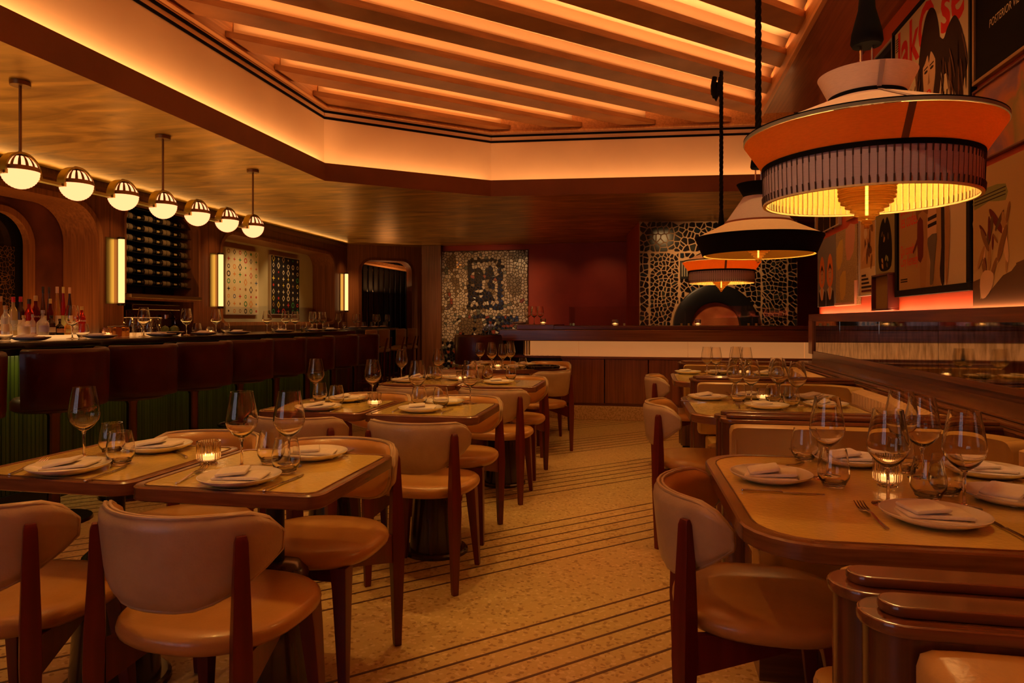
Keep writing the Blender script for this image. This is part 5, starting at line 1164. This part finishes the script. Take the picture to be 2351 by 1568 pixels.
# magazine cover
m1 = Pic('framed_poster', 'big framed magazine cover with red masthead and a long haired woman', 'poster', 2058, 2242, 2.28, 3.27, .026, .035, 'black_frame', 'paper_cream')
m1.Tx('lakO', .04, .335, .42, 'ink_red', sx=.80, off=.010); m1.Tx('se', .66, .335, .46, 'ink_red', sx=.82, off=.010)
for i in range(6): m1.P('small_print', [(.015,.05+i*.018),(.06,.05+i*.018),(.06,.058+i*.018),(.015,.058+i*.018)], 'ink_dark')
m1.P('hair', [(.47,.12),(.53,.09),(.59,.13),(.63,.22),(.655,.34),(.67,.50),(.66,.66),(.62,.74),(.57,.70),(.60,.55),(.58,.42),(.52,.34),(.47,.40),(.445,.52),(.44,.66),(.40,.82),(.37,.99),(.22,.99),(.27,.82),(.32,.68),(.355,.52),(.38,.36),(.42,.22)], 'ink_hair', 4)
m1.P('hair_mass', [(.64,.34),(.70,.38),(.75,.33),(.83,.30),(.90,.40),(.94,.52),(.97,.66),(.92,.78),(.95,.99),(.84,.99),(.86,.84),(.80,.72),(.74,.62),(.68,.60),(.65,.48)], 'ink_hair', 4)
m1.P('face', [(.435,.46),(.46,.36),(.52,.31),(.58,.37),(.60,.50),(.575,.64),(.52,.745),(.475,.72),(.445,.60)], 'ink_skin', 4)
m1.P('fringe_hair', [(.43,.44),(.46,.31),(.53,.26),(.60,.33),(.625,.47),(.60,.46),(.575,.42),(.54,.385),(.515,.45),(.50,.39),(.465,.43)], 'ink_hair', 3)
for u in (.477,.555): m1.P('eye', ell(u,.495,.024,.010), 'ink_dark'); m1.P('brow', [(u-.028,.468),(u+.026,.462),(u+.026,.472),(u-.028,.478)], 'ink_hair')
m1.P('nose', [(.515,.50),(.530,.588),(.502,.594)], 'ink_shade'); m1.P('lips', ell(.512,.652,.032,.026), 'ink_red'); m1.P('mouth', ell(.512,.654,.017,.015), 'paper_cream')
m1.P('neck', [(.48,.72),(.56,.69),(.575,.84),(.49,.88)], 'ink_skin'); m1.P('shirt', [(.57,.82),(.66,.70),(.74,.66),(.82,.76),(.78,.99),(.44,.99),(.49,.86)], 'paper_cream', 3)
m1.P('lapel', [(.42,.99),(.47,.85),(.53,.93),(.61,.99)], 'ink_dark')
for i in range(3): m1.P('stripe', [(.66+i*.04,.72),(.675+i*.04,.72),(.655+i*.04,.92),(.64+i*.04,.92)], 'ink_dark')
rh = random.Random(12)
for i in range(34):
    side_ = i % 2; u = rh.uniform(.26,.44) if side_ else rh.uniform(.66,.95); v = rh.uniform(.42,.72); L_ = rh.uniform(.14,.28); bnd = rh.uniform(-.06,.03) if side_ else rh.uniform(-.02,.06)
    m1.P('hair_lock', [(u,v),(u+.009,v),(u+bnd*.6+.012,v+L_*.55),(u+bnd+.004,v+L_),(u+bnd*.6,v+L_*.55)], 'ink_hair2' if i % 3 else 'ink_hair', 3)
# lower poster
m2 = Pic('framed_poster', 'black framed poster of legs under a fur coat with red French words', 'poster', 2066, 2243, 1.365, 2.23, .045, .04, 'black_frame', 'paper_tan')
m2.P('backdrop_light', [(.66,0),(1,0),(1,1),(.66,1)], 'paper_cream')
m2.Tx('Bousculer', .03, .33, .135, 'ink_red', sx=.60); m2.Tx('les codes.', .03, .445, .135, 'ink_red', sx=.60)
m2.Tx('Qui connaît', .03, .69, .10, 'ink_red', sx=.52); m2.Tx('Cory Kennedy?', .03, .79, .105, 'ink_red', sx=.50)
for i in range(2): m2.P('small_print', [(.03,.90+i*.02),(.15,.90+i*.02),(.15,.912+i*.02),(.03,.912+i*.02)], 'ink_dark')
m2.P('fur_coat', [(.27,.0),(.72,.0),(.75,.18),(.70,.32),(.62,.36),(.55,.42),(.46,.40),(.38,.44),(.30,.40),(.28,.2)], 'ink_fur', 4)
m2.P('coat_tail', [(.33,.38),(.46,.40),(.47,.60),(.44,.99),(.36,.99),(.35,.7)], 'ink_fur2', 2); m2.P('bag', [(.315,.44),(.40,.44),(.405,.74),(.325,.76)], 'ink_maroon', 2); m2.P('bag_strap', [(.31,.58),(.24,.68),(.25,.70),(.32,.62)], 'ink_maroon')
m2.P('leg', [(.48,.36),(.59,.36),(.60,.58),(.585,.72),(.545,.97),(.515,.97),(.50,.74),(.47,.60)], 'ink_skin', 2); m2.P('sock', [(.475,.60),(.60,.58),(.59,.70),(.56,.90),(.545,.975),(.505,.975),(.51,.80),(.485,.70)], 'ink_grey', 2)
for v in (.435,.49): m2.P('sock_band', [(.475,v),(.60,v-.01),(.60,v+.02),(.475,v+.03)], 'ink_dark')
m2.P('far_leg', [(.66,.30),(.70,.30),(.705,.97),(.66,.97),(.645,.86),(.665,.7)], 'ink_dark', 2); m2.P('coat_edge', [(.71,.30),(.76,.34),(.78,.60),(.75,.95),(.72,.95)], 'ink_fur2', 2)
# black picture with handwriting
m3 = Pic('framed_picture', 'dark framed picture with white handwriting below a thin line figure', 'picture', 2243, 2480, 2.47, 3.27, .020, .03, 'gilt', 'ink_black')
m3.Tx('POSTERIOR VIEW', .17, .70, .060, 'paper_cream', rot=-.02, sx=.72, shear=.15)
m3.P('line_figure', [(.28,.0),(.285,.0),(.285,.34),(.30,.36),(.29,.45),(.275,.46),(.27,.40),(.28,.34)], 'paper_cream')
# abstract
m4 = Pic('framed_painting', 'abstract painting in purple, orange and moss green beside the magazine cover', 'painting', 2243, 2480, 2.04, 2.44, .012, .03, 'mahogany', 'abstract')
# zip bag picture
m5 = Pic('mounted_print', 'large unframed print of a zip bag with tangled brown shapes', 'print', 2246, 2480, 1.262, 2.0, 0, .03, 'black', 'paper_tan2')
m5.P('dark_ground', [(0,.80),(1,.62),(1,1),(0,1)], 'ink_brown'); m5.P('bag', [(.03,.27),(.40,.24),(.44,.45),(.50,.72),(.36,.78),(.10,.93),(.10,.70),(.02,.50)], 'ink_bag', 2)
m5.P('zip_band', [(.02,.18),(.18,.15),(.39,.17),(.39,.28),(.20,.25),(.02,.28)], 'ink_olive', 2)
for i in range(3): m5.P('zip_line', [(.02,.20+i*.022),(.39,.185+i*.025),(.39,.192+i*.025),(.02,.207+i*.022)], 'ink_dark')
r5 = random.Random(8)
for i in range(22):
    u, v, a = .10+.32*r5.random(), .34+.44*r5.random(), r5.uniform(-.8,.9); L_ = r5.uniform(.04,.13)
    m5.P('tangled_shape', ell(u,v,L_*.22,L_,10,a), r5.choice(['ink_fur','ink_fur2','ink_skin','ink_maroon','ink_brown']), 2)
m5.P('foot_shape', [(.10,.80),(.16,.73),(.26,.76),(.24,.86),(.13,.93)], 'ink_skin', 3)
# small row
t1 = Pic('canvas_painting', 'grey painting of two women in orange head scarves at the row end', 'painting', 1883, 1925, 1.34, 2.02, 0, .03, 'black', 'ink_bluegrey')
for u in (.27,.72):
    t1.P('scarf', [(u-.17,.62),(u-.12,.36),(u,.25),(u+.12,.36),(u+.16,.62),(u,.74)], 'ink_orange', 3); t1.P('face', ell(u,.54,.09,.13), 'ink_skin'); t1.P('hair', [(u-.09,.50),(u,.38),(u+.09,.50),(u,.45)], 'ink_dark', 2)
    t1.P('blouse', [(u-.2,1),(u-.18,.78),(u,.70),(u+.2,.80),(u+.22,1)], 'ink_dark', 0); t1.P('collar', [(u-.15,.76),(u,.70),(u+.13,.76),(u+.05,.90),(u-.05,.90)], 'paper_cream'); t1.P('braid', ell(u,.80,.035,.12), 'ink_orange')
    for e in (-.035,.035): t1.P('eye', ell(u+e,.52,.014,.008,8), 'ink_dark')
    t1.P('lips', ell(u,.61,.022,.012,8), 'ink_red')
t2 = Pic('woven_hanging', 'woven textile hanging with ochre and pink blocks and a fringed edge', 'wall hanging', 1927, 1976, 1.335, 2.02, 0, .035, 'black', 'weave')
t2.P('ochre_block', [(.05,.22),(.35,.12),(.34,.40),(.10,.52)], 'weave_ochre', 2); t2.P('ochre_block', [(.22,.62),(.50,.55),(.48,.86),(.25,.92)], 'weave_ochre', 2); t2.P('pink_block', [(.50,.02),(.92,.0),(.85,.34),(.55,.42)], 'weave_pink', 2)
MB().tube([(.01,-.037,.012),(t2.W-.01,-.037,.012),(t2.W-.006,-.037,t2.H*.30)], .016, 8).build('fringed_edge', M['weave_pink'], t2.t, 60)
t3 = Pic('framed_poster', 'narrow white framed poster of tangled figures with small print below', 'poster', 1978, 2018, 1.40, 2.06, .012, .03, 'white_frame', 'paper_cream')
t3.P('photo', [(.06,.06),(.94,.06),(.94,.66),(.06,.66)], 'ink_tan'); r3 = random.Random(3)
for i in range(16): t3.P('figure', ell(.2+.6*r3.random(), .12+.48*r3.random(), .10, .05, 9, r3.uniform(0,3)), r3.choice(['ink_dark','ink_fur','ink_skin','paper_cream','ink_hair2']), 2)
for i, (w_, c) in enumerate(((.28,'ink_dark'),(.42,'ink_dark'),(.48,'ink_dark'),(.75,'ink_dark'),(.62,'ink_maroon'))): t3.P('small_print', [(.1,.74+i*.05),(.1+w_,.74+i*.05),(.1+w_,.765+i*.05),(.1,.765+i*.05)], c)
t4 = Pic('canvas_painting', 'olive painting of a zip bag with a dark shape inside', 'painting', 2019, 2064, 1.545, 2.10, 0, .03, 'black', 'ink_olive2')
t4.P('zip_band', [(.05,.12),(.95,.12),(.95,.2),(.05,.2)], 'ink_olive'); t4.P('dark_shape', [(.2,.9),(.15,.6),(.25,.34),(.42,.24),(.5,.32),(.6,.24),(.75,.36),(.85,.6),(.82,.9),(.5,.96)], 'ink_black', 3)
r4 = random.Random(5)
for i in range(10): t4.P('highlight', ell(.3+.4*r4.random(),.45+.45*r4.random(),.05,.03,8,r4.uniform(0,3)), r4.choice(['ink_olive','ink_brown','paper_tan','ink_fur2']), 2)
t5 = Pic('box_frame', 'small deep mahogany box frame holding a brown panel, below the bag painting', 'frame', 2023, 2063, 1.275, 1.545, .014, .075, 'mahogany', 'ink_brown2')
t6 = Pic('framed_photo', 'photo of dark figures leaning out above the scarf painting', 'photo', 1876, 1932, 2.09, 2.42, .012, .03, 'white_frame', 'paper_tan')
for u, w_ in ((.22,.12),(.48,.12),(.75,.1)): t6.P('figure', [(u-w_,1),(u-w_*.8,.3),(u,.12),(u+w_*.8,.3),(u+w_,1)], 'ink_dark', 2)
t7 = Pic('framed_print', 'small orange print half hidden by the large pendant crystal', 'print', 1946, 1978, 2.09, 2.30, 0, .02, 'black', 'ink_orange2')
t8 = Pic('framed_picture', 'dark picture with a pale frame edge left of the magazine cover', 'picture', 1985, 2056, 2.55, 3.25, .012, .03, 'white_frame', 'ink_navy')
t8.P('dark_field', [(.05,.08),(.95,.08),(.95,.95),(.05,.95)], 'ink_black')
